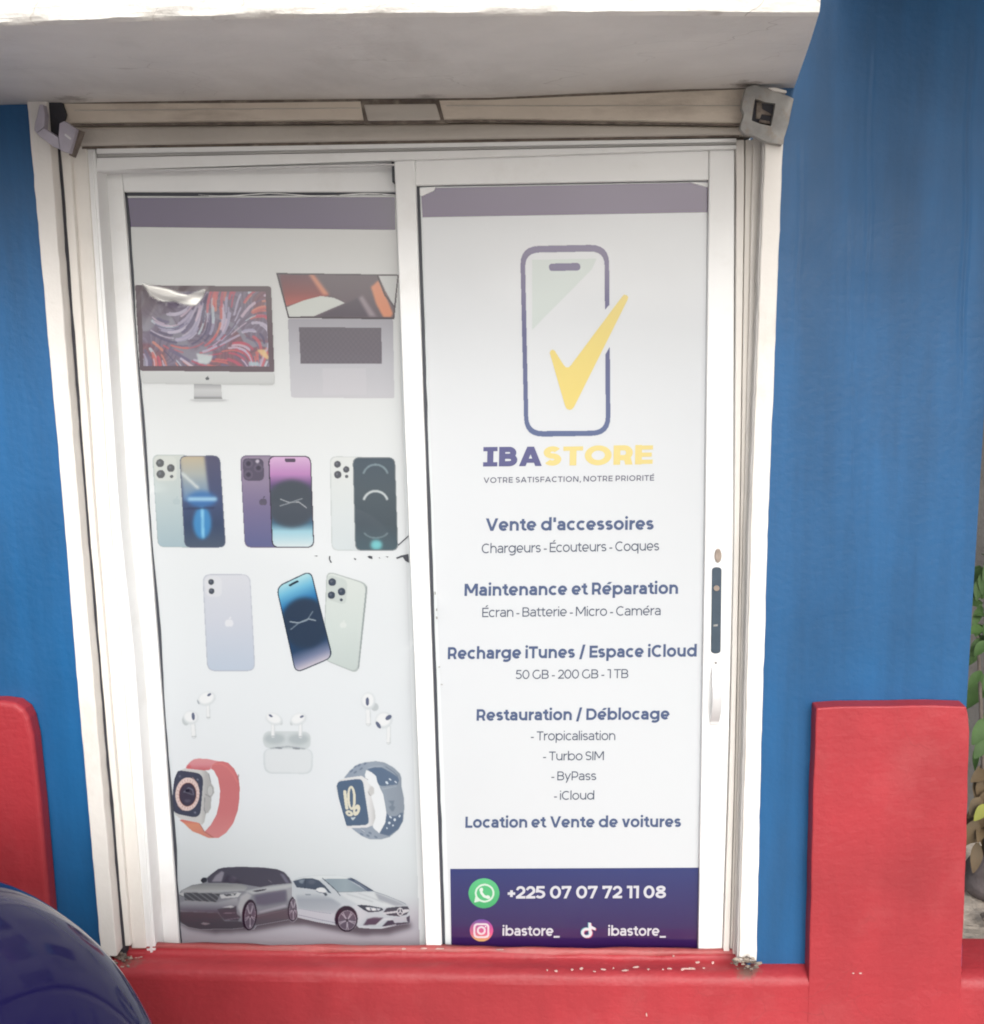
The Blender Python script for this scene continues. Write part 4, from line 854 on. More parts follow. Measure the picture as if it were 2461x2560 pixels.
# three pairs of phones
def cams(K, pts, col=(84, 88, 96)):
    for x, y, r in pts: K.ell(x, y, r * 1.12, r * 1.12, (196, 202, 202), 0, .6, .8, mask=False); K.ell(x, y, r, r, col, 0, .8, mask=False); K.ell(x - r * .2, y - r * .2, r * .35, r * .35, (120, 126, 136), 0, 1.5, .7, mask=False)
def vgrad(*st):
    ys = [s_[0] for s_ in st]
    return lambda U, V: np.stack([np.interp(V, ys, [s_[1][i] for s_ in st]) for i in range(3)], -1)
K = Canvas(o_, k_, (185, 1275, 642, 1850), .75, bgL)
K.poly(rquad([(193, 1282), (420, 1284), (450, 1838), (226, 1836)], 42), (176, 190, 194), 1); K.poly(rquad([(197, 1286), (418, 1288), (446, 1834), (230, 1832)], 40), vgrad((1285, (206, 213, 209)), (1560, (188, 203, 206)), (1835, (168, 190, 199))), 1.5)
K.poly(rquad([(204, 1292), (335, 1292), (342, 1440), (210, 1440)], 34), (214, 220, 216), 2, .8, mask=False); cams(K, [(240, 1333, 24), (304, 1363, 23), (244, 1399, 25), (309, 1413, 10)], (92, 96, 100))
apple(K, 338, 1560, 28, (180, 196, 200), 1.5)
K.poly(rquad([(355, 1289), (598, 1287), (634, 1837), (386, 1839)], 42), (96, 104, 128), 1); fr1 = K.inpoly(rquad([(360, 1294), (593, 1292), (628, 1832), (391, 1834)], 38))
K.put(K.blurm(fr1, 1), vgrad((1290, (84, 84, 112)), (1560, (66, 80, 118)), (1700, (58, 74, 104)), (1835, (86, 98, 116))), mask=False)
K.poly([(355, 1285), (505, 1285), (520, 1420), (540, 1560), (380, 1560)], vgrad((1290, (194, 182, 156)), (1400, (170, 178, 176)), (1560, (98, 134, 176))), 8, mask=False, clip=fr1)
K.line([(372, 1395), (465, 1480)], 16, (206, 216, 218), 6, mask=False, clip=fr1); K.ell(490, 1550, 88, 48, (60, 116, 178), 0, 12, .9, mask=False, clip=fr1); K.line([(415, 1548), (570, 1548)], 22, (160, 204, 232), 7, mask=False, clip=fr1)
K.ell(492, 1690, 54, 96, (70, 140, 196), 0, 9, mask=False, clip=fr1); K.line([(492, 1610), (497, 1775)], 14, (150, 210, 240), 6, mask=False, clip=fr1); K.line([(372, 1606), (560, 1600)], 12, (40, 52, 84), 4, .6, mask=False, clip=fr1)
K.build('printed_phone', YQ, pl_)['label'] = 'silver and blue pair of phones'
K = Canvas(o_, k_, (710, 1275, 1172, 1850), .75, bgL)
K.poly(rquad([(718, 1286), (940, 1288), (960, 1840), (746, 1838)], 42), (112, 102, 132), 1); K.poly(rquad([(724, 1291), (938, 1292), (958, 1834), (750, 1832)], 40), vgrad((1288, (150, 138, 160)), (1450, (142, 130, 158)), (1600, (118, 110, 146)), (1835, (98, 104, 146))), 1.5, mask=False)
K.poly(rquad([(733, 1303), (858, 1305), (862, 1438), (738, 1438)], 34), (84, 78, 100), 1.5, mask=False); [(K.ell(x, y, 27, 27, (98, 92, 114), 0, 2, mask=False), K.ell(x, y, 14, 14, (60, 56, 76), 0, 3, mask=False)) for x, y in ((768, 1336), (768, 1402), (828, 1362))]; K.ell(822, 1322, 11, 11, (196, 190, 206), 0, 3, mask=False)
apple(K, 856, 1562, 30, (88, 84, 104), 1)
K.poly(rquad([(886, 1289), (1142, 1289), (1162, 1839), (908, 1840)], 44), (60, 56, 74), 1); fr1 = K.inpoly(rquad([(893, 1296), (1136, 1296), (1155, 1832), (915, 1833)], 38))
K.put(K.blurm(fr1, 1), vgrad((1296, (216, 182, 218)), (1400, (186, 134, 190)), (1470, (96, 78, 124)), (1690, (70, 110, 136)), (1740, (160, 206, 222)), (1832, (214, 228, 232))), mask=False)
K.ell(1026, 1575, 152, 142, (66, 76, 88), 0, 12, mask=False, clip=fr1); K.line([(958, 1548), (1010, 1568), (1070, 1566), (1115, 1600)], 5, (190, 196, 200), 2, mask=False, clip=fr1); K.line([(955, 1590), (1010, 1572), (1090, 1545)], 5, (160, 168, 174), 2, mask=False, clip=fr1)
K.poly(rquad([(984, 1304), (1050, 1305), (1051, 1327), (986, 1326)], 10), (86, 72, 96), 1, mask=False)
K.build('printed_phone', YQ, pl_)['label'] = 'purple pair of phones'
K = Canvas(o_, k_, (1245, 1280, 1672, 1868), .75, bgL)
K.poly(rquad([(1254, 1292), (1470, 1294), (1490, 1858), (1265, 1856)], 42), (198, 206, 208), 1.5); K.poly(rquad([(1259, 1297), (1468, 1298), (1487, 1853), (1270, 1851)], 40), vgrad((1295, (226, 231, 231)), (1856, (212, 222, 226))), 2, mask=False)
cams(K, [(1300, 1340, 20), (1353, 1371, 19), (1302, 1402, 22), (1355, 1413, 10)], (82, 86, 96))
K.poly(rquad([(1390, 1298), (1645, 1298), (1664, 1857), (1406, 1857)], 42), (120, 130, 136), 1); fr1 = K.inpoly(rquad([(1396, 1303), (1639, 1303), (1658, 1851), (1412, 1851)], 38))
K.put(K.blurm(fr1, 1), vgrad((1300, (72, 88, 102)), (1500, (76, 90, 100)), (1700, (70, 84, 94)), (1851, (74, 96, 106))), mask=False)
for cy_, c_, hh, a_ in ((1415, (150, 172, 180), 10, .8), (1572, (216, 224, 226), 13, .95)): K.ell(1528, cy_, 80, 78, c_, 0, 3, a_, mask=False, clip=fr1, hole=hh, a0=15, a1=165)
K.ell(1530, 1730, 80, 54, (130, 150, 156), 0, 3, .8, mask=False, clip=fr1, hole=8, a0=195, a1=345); K.ell(1533, 1822, 34, 30, (120, 200, 206), 0, 9, mask=False, clip=fr1)
K.build('printed_phone', YQ, pl_)['label'] = 'white and graphite pair of phones'
o_, k_ = (340, 1380), 2.479
K = Canvas(o_, k_, (405, 128, 748, 748), .75, bgL)
K.poly(rquad([(413, 137), (708, 138), (740, 739), (442, 739)], 52), (186, 192, 206), 1.5); K.poly(rquad([(418, 142), (704, 142), (735, 734), (447, 734)], 50), vgrad((140, (216, 220, 228)), (430, (206, 212, 224)), (735, (192, 205, 222))), 2, mask=False)
K.poly(rquad([(428, 150), (530, 150), (534, 278), (434, 278)], 36), (222, 226, 232), 2, .8, mask=False); cams(K, [(466, 186, 18), (469, 243, 18)], (82, 88, 100)); apple(K, 578, 438, 34, (228, 232, 238), 2)
K.build('printed_phone', YQ, pl_)['label'] = 'pale lilac phone seen from behind'
K = Canvas(o_, k_, (862, 112, 1442, 756), .8, bgL)
K.poly(rquad([(1182, 116), (1440, 196), (1378, 756), (1160, 668)], 50), (180, 190, 190), 1.5); K.poly(rquad([(1188, 124), (1426, 200), (1370, 745), (1164, 664)], 46), vgrad((120, (220, 228, 225)), (450, (212, 223, 221)), (750, (200, 212, 211))), 1.5, mask=False)
K.poly(rquad([(1186, 138), (1312, 172), (1302, 330), (1180, 292)], 38), (204, 214, 212), 2, mask=False); cams(K, [(1217, 187, 24), (1275, 246, 24), (1212, 268, 23), (1273, 297, 9)], (70, 80, 96)); K.line([(1430, 215), (1382, 720)], 6, (150, 160, 162), 2, mask=False); apple(K, 1285, 450, 26, (224, 232, 230), 2)
K.poly(rquad([(868, 215), (1086, 112), (1222, 655), (988, 754)], 52), (52, 66, 84), 1)
fr1 = K.inpoly(rquad([(876, 220), (1081, 122), (1213, 651), (992, 745)], 44))
def tilt(U, V):
    t = (V - 165) * .97 + (U - 980) * .40 - 10; st = [(0, (176, 222, 232)), (60, (120, 190, 222)), (150, (54, 122, 180)), (260, (48, 84, 124)), (430, (56, 78, 108)), (500, (128, 138, 168)), (560, (212, 205, 216)), (640, (222, 214, 218))]
    return np.stack([np.interp(t, [s_[0] for s_ in st], [s_[1][i] for s_ in st]) for i in range(3)], -1)
K.put(K.blurm(fr1, 1), tilt, mask=False); K.ell(1048, 440, 150, 158, (58, 72, 92), 0, 12, mask=False, clip=fr1)
K.line([(955, 432), (1010, 440), (1070, 415), (1115, 425)], 6, (176, 190, 200), 2, mask=False, clip=fr1); K.line([(960, 480), (1010, 440), (1060, 425), (1095, 370)], 5, (140, 156, 170), 2, mask=False, clip=fr1); K.poly(rquad([(944, 205), (1000, 174), (1012, 184), (952, 216)], 8), (40, 52, 66), 1, mask=False)
K.build('printed_phone', YQ, pl_)['label'] = 'tilted blue phone in front of a silver one'
# earbuds
o_, k_ = (430, 1700), 3.193
def pod(K, hx, hy, rx, ry, rot, dark, stem, tip=None):
    (sx0, sy0), (sx1, sy1), wd = stem
    K.line([(sx0, sy0), (sx1, sy1)], wd + 5, (210, 218, 223), 2); K.line([(sx0 - 2, sy0), (sx1 - 3, sy1 - 4)], wd - 5, (238, 242, 245), 3, mask=False); K.line([(sx1 - wd / 2, sy1 + 1), (sx1 + wd / 2, sy1 + 1)], 6, (178, 186, 192), 2, .9)
    if tip: K.ell(*tip, (196, 204, 209), 0, 3)
    K.ell(hx, hy, rx + 3, ry + 3, (215, 223, 228), rot, 5); K.ell(hx - 3, hy - 6, rx * .88, ry * .84, (240, 244, 247), rot, 6, mask=False)
    for dx, dy, a_, b_, r_ in dark: K.ell(dx, dy, a_, b_, (104, 112, 138), r_, 2, mask=False)
K = Canvas(o_, k_, (70, 75, 372, 475), 1.0, bgL)
pod(K, 278, 150, 70, 52, -20, [(298, 118, 17, 10, -30)], ((288, 190), (292, 298), 26)); K.ell(207, 176, 9, 22, (170, 178, 186), -30, 3, mask=False)
pod(K, 152, 300, 58, 52, 10, [(170, 291, 13, 31, -6)], ((166, 335), (176, 450), 34), (112, 322, 30, 42))
K.build('printed_earbuds', YQ, pl_)['label'] = 'pair of white earbuds at the left'
K = Canvas(o_, k_, (715, 245, 1140, 765), .9, bgL)
K.poly(rquad([(726, 545), (1128, 548), (1122, 752), (736, 748)], 70), (206, 216, 222), 3); K.poly(rquad([(736, 548), (1118, 550), (1112, 742), (748, 738)], 64), (224, 231, 236), 5, mask=False)
K.poly(rquad([(728, 408), (1108, 412), (1108, 556), (728, 546)], 62), (208, 217, 221), 3); K.ell(820, 470, 82, 44, (184, 194, 199), 0, 12, mask=False); K.ell(1012, 474, 82, 44, (184, 194, 199), 0, 12, mask=False); K.line([(790, 546), (930, 532), (1060, 550)], 12, (172, 180, 186), 3, .9, mask=False); K.line([(830, 542), (875, 545)], 12, (140, 148, 156), 3, mask=False); K.line([(970, 546), (1015, 549)], 12, (140, 148, 156), 3, mask=False)
pod(K, 815, 312, 68, 44, 22, [(788, 286, 18, 9, 32)], ((806, 345), (808, 448), 26), (872, 342, 12, 18)); pod(K, 1010, 314, 64, 44, -22, [(1037, 293, 16, 9, -25)], ((1026, 345), (1026, 452), 26), (955, 345, 12, 18))
K.build('printed_earbuds', YQ, pl_)['label'] = 'pair of white earbuds over an open case'
K = Canvas(o_, k_, (1505, 90, 1785, 520), 1.0, bgL)
pod(K, 1568, 168, 54, 66, 0, [(1561, 172, 14, 33, 0)], ((1566, 220), (1570, 350), 36), (1620, 216, 30, 32))
pod(K, 1692, 322, 66, 62, -20, [(1730, 300, 28, 17, -35), (1648, 360, 14, 32, -32)], ((1732, 380), (1730, 500), 30))
K.build('printed_earbuds', YQ, pl_)['label'] = 'pair of white earbuds at the right'
# watches
o_, k_ = (400, 1880), 7.85
K = Canvas(o_, k_, (225, 115, 1590, 1710), .95, bgL)
K.poly([(1000, 330), (1030, 240), (1120, 190), (1220, 182), (1340, 215), (1450, 320), (1545, 500), (1568, 700), (1560, 920), (1530, 1150), (1440, 1400), (1300, 1590), (1150, 1690), (1010, 1685), (880, 1570), (900, 1540), (1000, 1430), (1110, 1230), (1165, 1000), (1182, 760), (1140, 520), (1060, 370)], lambda U, V: np.stack([np.interp(V, [200, 600, 1200, 1690], [206, 200, 204, 214]), np.interp(V, [200, 600, 1200, 1690], [126, 124, 128, 146]), np.interp(V, [200, 600, 1200, 1690], [130, 128, 132, 148])], -1) + 3 * (np.sin(U / 7) * np.sin(V / 7))[..., None], 4)
K.line([(960, 310), (1040, 245), (1200, 235), (1330, 300), (1450, 450), (1520, 600)], 14, (222, 142, 138), 6, mask=False); K.line([(1545, 450), (1535, 540)], 16, (150, 130, 132), 5)
K.poly([(510, 325), (530, 270), (590, 195), (660, 145), (760, 128), (950, 140), (1160, 185), (1030, 240), (985, 350), (850, 368)], vgrad((130, (218, 156, 160)), (250, (214, 148, 156)), (360, (196, 112, 120))), 5); K.poly([(512, 325), (540, 255), (610, 260), (600, 330)], (208, 104, 110), 18, .8, mask=False)
K.poly([(385, 1340), (430, 1325), (765, 1390), (870, 1560), (1055, 1682), (960, 1694), (800, 1622), (640, 1560), (560, 1490), (470, 1400)], vgrad((1330, (206, 118, 116)), (1430, (218, 154, 128)), (1680, (210, 142, 132))), 5); K.line([(770, 1395), (870, 1560), (1050, 1680)], 14, (150, 96, 98), 5, .8, mask=False)
K.poly([(238, 1110), (245, 870), (300, 520), (360, 385), (480, 325), (720, 350), (900, 368), (965, 430), (1005, 610), (1060, 700), (1065, 800), (1010, 890), (1000, 1100), (950, 1195), (905, 1205), (870, 1380), (830, 1430), (740, 1385), (400, 1315), (300, 1230)], lambda U, V: np.stack([np.interp(U, [240, 800, 900, 1060], [208, 206, 182, 176])] * 3, -1) + np.array([0., 2., 3.]), 5)
for p_ in ([(960, 430), (1000, 600)], [(890, 830), (985, 885)], [(880, 1140), (900, 1210)], [(880, 900), (870, 1150)]): K.line(p_, 12, (128, 130, 138), 5, .8, mask=False)
K.ell(985, 765, 52, 98, (196, 199, 201), 0, 5, mask=False); K.ell(985, 765, 58, 104, (150, 152, 156), 0, 4, .7, mask=False, hole=9)
K.poly(rquad([(285, 345), (860, 430), (790, 1310), (225, 1195)], 175), (78, 82, 100), 5, mask=False)
K.ell(540, 830, 236, 328, (226, 206, 202), 4, 5, mask=False); K.ell(545, 836, 172, 236, (150, 96, 92), 4, 5, mask=False); K.ell(545, 836, 162, 226, (76, 72, 88), 4, 6, mask=False)
for i in range(24):
    t = i * math.pi / 12; K.line([(542 + 186 * math.cos(t), 832 + 256 * math.sin(t)), (542 + (208 if i % 2 else 218) * math.cos(t), 832 + (288 if i % 2 else 300) * math.sin(t))], 8, (150, 120, 118), 2, .8, mask=False)
K.line([(470, 790), (560, 700), (640, 740), (660, 840)], 18, (124, 128, 146), 6, mask=False); K.line([(470, 780), (640, 840)], 14, (120, 126, 140), 6, mask=False); K.ell(540, 760, 40, 30, (44, 44, 60), 0, 6, mask=False); K.ell(540, 960, 60, 30, (110, 110, 130), 0, 10, .6, mask=False)
K.line([(640, 500), (750, 640)], 10, (200, 160, 152), 4, mask=False); K.line([(335, 1040), (450, 1150)], 10, (200, 160, 152), 4, mask=False); K.ell(740, 545, 22, 22, (128, 132, 150), 0, 6, mask=False); K.ell(690, 1190, 22, 22, (128, 132, 150), 0, 6, mask=False); K.ell(390, 480, 22, 22, (110, 114, 132), 0, 6, mask=False)
K.build('printed_watch', YQ, pl_)['label'] = 'smart watch with a coral strap'
o_, k_ = (820, 1880), 8.168
K = Canvas(o_, k_, (150, 175, 1585, 1800), .95, bgL)
K.poly([(335, 525), (450, 380), (600, 265), (750, 215), (980, 188), (1150, 213), (1330, 308), (1470, 440), (1505, 540), (1500, 680), (1555, 950), (1562, 1150), (1540, 1400), (1450, 1580), (1260, 1740), (1100, 1784), (850, 1784), (700, 1722), (560, 1622), (475, 1550)], lambda U, V: np.stack([np.interp(U, [350, 900, 1550], [150, 158, 146]), np.interp(U, [350, 900, 1550], [164, 171, 158]), np.interp(U, [350, 900, 1550], [182, 186, 172])], -1), 5)
K.poly([(810, 350), (960, 312), (1100, 318), (1250, 395), (1425, 510), (1455, 580), (1420, 665), (1100, 700), (1045, 670), (1010, 600), (985, 495), (880, 420)], (102, 121, 147), 6, mask=False)
K.poly([(1200, 1255), (1260, 1312), (1400, 1312), (1490, 1245), (1530, 1240), (1530, 1420), (1440, 1575), (1250, 1715), (1060, 1668), (1170, 1450)], (100, 118, 143), 6, mask=False)
K.line([(1180, 300), (1330, 400), (1430, 500)], 12, (100, 116, 138), 5, .8, mask=False); K.line([(830, 330), (960, 290), (1120, 290)], 16, (174, 186, 200), 6, .8, mask=False)
K.poly([(785, 370), (900, 420), (985, 500), (1010, 620), (1130, 870), (1170, 1080), (1197, 1260), (1170, 1450), (1050, 1662), (925, 1550), (880, 1300), (850, 900), (755, 470)], (236, 242, 247), 4, mask=False)
for x, y, a_, b_, r_ in ((1206, 630, 22, 38, -38), (1270, 563, 14, 30, -50), (1386, 617, 14, 32, -50), (1280, 1332, 18, 32, -40), (1366, 1385, 24, 30, 0), (1255, 1450, 24, 28, 0), (1330, 1502, 18, 20, 0), (1466, 1310, 18, 28, 20), (1208, 1558, 16, 20, -30)): K.ell(x, y, a_, b_, (220, 230, 240), r_, 4, mask=False)
K.poly([(1240, 1000), (1360, 990), (1335, 1100), (1380, 1130), (1340, 1210), (1300, 1210), (1240, 1130), (1310, 1080)], (122, 136, 152), 10, .9, mask=False); K.line([(1110, 760), (1400, 700)], 10, (180, 192, 202), 5, mask=False)
for x, y in ((560, 300), (480, 390), (680, 345), (560, 415), (640, 270), (760, 240), (720, 1610), (860, 1655), (690, 1680), (820, 1710), (980, 1740)): K.ell(x, y, 40, 20, (116, 132, 154), -35 if y < 600 else 30, 7, .9, mask=False)
K.line([(690, 1590), (750, 1625)], 16, (214, 222, 230), 5, mask=False)
K.poly([(165, 730), (180, 640), (230, 580), (340, 535), (690, 488), (780, 550), (835, 640), (945, 745), (945, 850), (885, 900), (960, 1200), (972, 1350), (920, 1500), (800, 1545), (400, 1562), (310, 1480), (240, 1310)], lambda U, V: np.stack([np.interp(U, [160, 820, 900, 970], [222, 230, 216, 196])] * 3, -1) + np.array([0., 3., 6.]), 5, mask=False)
K.A = np.maximum(K.A, K.inpoly([(165, 730), (230, 580), (690, 488), (945, 745), (970, 1350), (920, 1500), (400, 1562)])); K.ell(880, 800, 50, 100, (206, 208, 210), 12, 5, mask=False); K.line([(820, 810), (850, 870), (880, 895)], 12, (150, 154, 160), 4, .8, mask=False); K.line([(780, 540), (825, 575)], 10, (140, 146, 156), 4, .8, mask=False)
K.poly(rquad([(165, 608), (708, 540), (852, 1490), (318, 1516)], 120), (92, 112, 138), 5, mask=False)
CR = (228, 226, 208)
K.line([(345, 810), (365, 990), (388, 1150)], 62, CR, 4, mask=False); K.ell(482, 940, 88, 248, CR, -2, 4, mask=False, hole=52); K.ell(438, 1255, 80, 56, CR, 25, 4, mask=False); K.ell(434, 1255, 22, 16, (92, 112, 138), 25, 4, mask=False); K.ell(586, 1190, 68, 118, CR, 18, 4, mask=False); K.ell(580, 1195, 20, 30, (92, 112, 138), 18, 4, mask=False); K.poly([(462, 1345), (575, 1330), (512, 1400)], (204, 214, 220), 4, mask=False)
K.build('printed_watch', YQ, pl_)['label'] = 'smart watch with a grey perforated strap'
# cars
def car_floor(X, Yy): return bgL(X, Yy)
o_, k_ = (400, 2140), 4.958
K = Canvas(o_, k_, (205, 120, 1725, 925), .95, bgL)
K.poly([(207, 600), (235, 470), (260, 430), (400, 360), (525, 340), (505, 300), (530, 270), (580, 270), (640, 222), (720, 163), (790, 143), (1000, 132), (1290, 143), (1450, 163), (1545, 200), (1605, 270), (1640, 330), (1675, 390), (1692, 480), (1705, 560), (1712, 680), (1692, 790), (1660, 808), (1600, 790), (1200, 862), (1165, 912), (1110, 915), (1060, 890), (900, 905), (500, 912), (350, 885), (262, 836), (222, 790), (208, 700)], (140, 145, 155), 2)
body = K.A.copy(); kw = dict(mask=False, clip=body)
K.poly([(585, 278), (640, 225), (720, 165), (800, 146), (1000, 136), (1290, 146), (1450, 166), (1540, 206), (1600, 275), (1628, 338), (1400, 358), (1250, 388), (1100, 365), (1000, 345), (760, 334), (600, 335)], (84, 84, 98), 3, **kw)
K.poly([(640, 322), (690, 245), (765, 190), (797, 205), (762, 322)], (146, 146, 160), 7, **kw); K.ell(900, 290, 46, 34, (112, 110, 126), 0, 10, **kw); K.poly([(780, 330), (830, 230), (850, 240), (1050, 345)], (60, 56, 72), 12, .5, **kw)
K.poly([(1485, 215), (1535, 230), (1605, 335), (1560, 335)], (118, 118, 136), 6, **kw); K.line([(1345, 300), (1385, 330)], 6, (170, 168, 176), 3, .8, **kw); K.line([(770, 148), (1000, 140), (1290, 150)], 5, (120, 118, 132), 3, .8, **kw)
K.ell(545, 302, 40, 31, (58, 62, 72), -15, 3, mask=False)
K.poly([(250, 440), (400, 363), (560, 345), (760, 338), (1000, 350), (1090, 388), (1050, 432), (700, 452), (300, 444)], vgrad((340, (140, 146, 150)), (400, (160, 165, 168)), (450, (186, 192, 196))), 6, **kw); K.line([(480, 356), (900, 372)], 10, (128, 134, 140), 8, .6, **kw)
K.poly([(1050, 436), (1300, 388), (1640, 342), (1660, 405), (1350, 452), (1150, 478)], (186, 193, 197), 9, **kw)
K.poly([(1170, 490), (1330, 455), (1570, 420), (1570, 570), (1300, 618), (1190, 610)], (110, 108, 126), 16, **kw); K.poly([(1215, 692), (1560, 602), (1575, 632), (1250, 704)], (170, 170, 182), 7, **kw); K.poly([(1570, 400), (1660, 380), (1700, 520), (1640, 500), (1590, 560)], (164, 168, 176), 10, **kw)
K.poly([(1190, 735), (1595, 640), (1610, 800), (1240, 862), (1180, 860)], (100, 96, 106), 7, **kw); K.line([(1210, 752), (1560, 672)], 8, (128, 118, 130), 4, .8, **kw)
K.poly([(1150, 437), (1200, 425), (1325, 408), (1300, 428), (1200, 448)], (66, 66, 80), 4, **kw)
K.poly([(206, 600), (300, 560), (700, 578), (960, 520), (975, 640), (720, 704), (300, 684), (214, 664)], vgrad((530, (172, 177, 184)), (600, (152, 156, 166)), (700, (98, 96, 112))), 7, **kw)
K.poly([(960, 640), (1000, 500), (1080, 452), (1140, 490), (1100, 550), (1040, 640), (1012, 740)], (184, 188, 194), 10, **kw)
K.poly([(286, 452), (750, 466), (702, 574), (312, 552)], lambda U, V: np.array([82., 86., 94.]) + 34 * (np.sin((U * .8 - V * 1.1) / 11) > .45)[..., None], 3, **kw); K.line([(290, 448), (750, 462)], 8, (176, 182, 186), 4, **kw); K.line([(312, 556), (702, 578)], 8, (160, 164, 170), 4, **kw)
K.poly([(742, 484), (955, 452), (1010, 462), (965, 512), (760, 528)], (208, 213, 217), 4, **kw); K.poly([(790, 478), (950, 462), (930, 490), (820, 502)], (90, 94, 104), 4, **kw); K.ell(900, 480, 20, 12, (190, 196, 200), 0, 4, **kw); K.poly([(222, 466), (300, 448), (292, 505), (250, 500)], (196, 202, 206), 4, **kw); K.line([(225, 478), (285, 505)], 8, (84, 88, 98), 3, **kw)
K.poly([(714, 660), (945, 622), (955, 720), (1000, 760), (965, 806), (800, 796), (740, 730)], (86, 84, 96), 6, **kw); K.poly([(770, 640), (880, 615), (932, 632), (880, 645)], (206, 209, 214), 5, **kw); K.line([(790, 712), (925, 706)], 9, (150, 140, 154), 4, **kw); K.line([(815, 792), (980, 770)], 9, (140, 128, 144), 4, **kw)
K.poly([(206, 690), (720, 706), (800, 806), (1010, 812), (1070, 890), (900, 910), (500, 915), (350, 886), (222, 796)], (88, 86, 96), 6, **kw); K.poly([(505, 842), (540, 825), (632, 840), (560, 858)], (160, 150, 160), 5, **kw); K.line([(330, 800), (700, 812)], 6, (100, 82, 98), 5, .8, **kw)
def wheel(K, cx, cy, rx, ry, arch, rot=0, n=5):
    K.ell(cx - arch[2], cy - arch[3], rx + arch[0], ry + arch[1], (54, 44, 60), rot, 5, mask=False); K.ell(cx, cy, rx + 12, ry + 14, (46, 38, 54), rot, 4); K.ell(cx, cy, rx, ry, (106, 98, 114), rot, 4, mask=False)
    for i in range(n):
        t = 2 * math.pi * i / n + .3
        for d in (-.10, .10): K.line([(cx + .14 * rx * math.cos(t), cy + .14 * ry * math.sin(t)), (cx + .9 * rx * math.cos(t + d), cy + .9 * ry * math.sin(t + d))], max(7, rx * .09), (190, 186, 198), 3, .95, mask=False)
    K.ell(cx, cy, rx, ry, (168, 162, 174), rot, 3, .9, mask=False, hole=max(6, rx * .07)); K.ell(cx, cy, rx * .16, ry * .16, (80, 74, 88), rot, 3, mask=False)
wheel(K, 1118, 742, 66, 164, (26, 30, 8, 6), 4); wheel(K, 1654, 664, 50, 136, (14, 18, 4, 4), 4)
K.build('printed_car', YQ - .0003, pl_)['label'] = 'silver off-road car with a dark roof'
o_, k_ = (720, 2160), 5.541
K = Canvas(o_, k_, (40, 140, 1705, 940), .95, bgL)
K.poly([(62, 235), (150, 190), (300, 165), (480, 153), (700, 158), (850, 183), (960, 223), (1080, 298), (1192, 376), (1350, 428), (1520, 498), (1625, 540), (1668, 590), (1692, 650), (1692, 822), (1500, 853), (1300, 895), (1150, 895), (990, 884), (955, 850), (900, 800), (700, 800), (660, 848), (400, 803), (140, 742), (130, 600), (110, 500), (62, 440)], (198, 208, 216), 2)
body = K.A.copy(); kw = dict(mask=False, clip=body)
K.poly([(100, 215), (300, 170), (500, 158), (720, 163), (860, 190), (800, 206), (500, 205), (430, 228), (330, 196)], (222, 231, 235), 6, **kw)
K.poly([(110, 425), (400, 400), (600, 470), (740, 560), (660, 690), (400, 690), (140, 610)], vgrad((400, (196, 206, 214)), (500, (164, 174, 185)), (620, (176, 186, 196)), (700, (192, 198, 210))), 14, **kw); K.poly([(140, 612), (600, 692), (655, 720), (655, 845), (140, 742)], (202, 207, 218), 8, **kw); K.line([(140, 615), (420, 668), (600, 690)], 7, (150, 158, 172), 4, .8, **kw); K.line([(140, 706), (400, 764), (660, 818)], 7, (140, 142, 158), 3, .9, **kw)
K.poly([(72, 240), (200, 204), (330, 198), (430, 228), (520, 308), (606, 410), (560, 400), (520, 345), (400, 362), (250, 340), (122, 326)], (80, 92, 110), 3, **kw); K.poly([(150, 225), (235, 212), (205, 275), (160, 262)], (134, 148, 162), 7, **kw); K.line([(245, 205), (235, 335)], 9, (60, 70, 86), 3, .8, **kw); K.ell(330, 250, 50, 30, (104, 114, 130), 0, 12, .8, **kw)
K.poly([(500, 210), (820, 207), (905, 262), (1085, 372), (900, 386), (690, 386), (600, 300)], lambda U, V: np.stack([np.interp(U, [500, 800, 1080], [142, 156, 136]), np.interp(U, [500, 800, 1080], [160, 174, 152]), np.interp(U, [500, 800, 1080], [172, 184, 166])], -1), 4, **kw)
K.line([(478, 198), (600, 305), (690, 388)], 10, (66, 78, 94), 3, **kw); K.line([(690, 388), (900, 390), (1085, 376)], 6, (90, 104, 118), 3, **kw); K.poly([(815, 205), (900, 200), (1195, 378), (1100, 382), (1000, 305), (905, 250)], (86, 100, 124), 4, **kw); K.line([(870, 190), (1192, 378)], 8, (50, 58, 72), 3, **kw); K.line([(930, 230), (1090, 350)], 18, (128, 140, 158), 6, .8, **kw)
K.poly([(700, 400), (1190, 388), (1350, 432), (1500, 510), (1640, 560), (1560, 600), (1300, 606), (960, 560), (800, 470)], (214, 223, 228), 10, **kw); K.poly([(1200, 392), (1500, 508), (1640, 575), (1500, 588), (1260, 500)], (166, 174, 184), 12, **kw); K.line([(820, 420), (1000, 470), (1180, 525)], 12, (178, 188, 198), 7, .9, **kw); K.line([(980, 408), (1160, 470), (1320, 535)], 12, (184, 193, 202), 7, .9, **kw); K.line([(1192, 380), (1350, 432), (1520, 500), (1640, 560)], 8, (128, 136, 148), 4, **kw)
K.line([(690, 395), (725, 440)], 8, (70, 80, 96), 3, **kw); K.line([(250, 425), (310, 428)], 14, (120, 130, 142), 5, **kw); K.poly([(480, 398), (530, 398), (548, 432), (520, 446)], (84, 92, 106), 4, **kw); K.poly([(385, 362), (405, 338), (450, 326), (505, 334), (535, 380), (520, 402), (420, 398)], (228, 235, 239), 3, **kw); K.line([(392, 372), (430, 396), (520, 404)], 9, (110, 120, 132), 4, **kw)
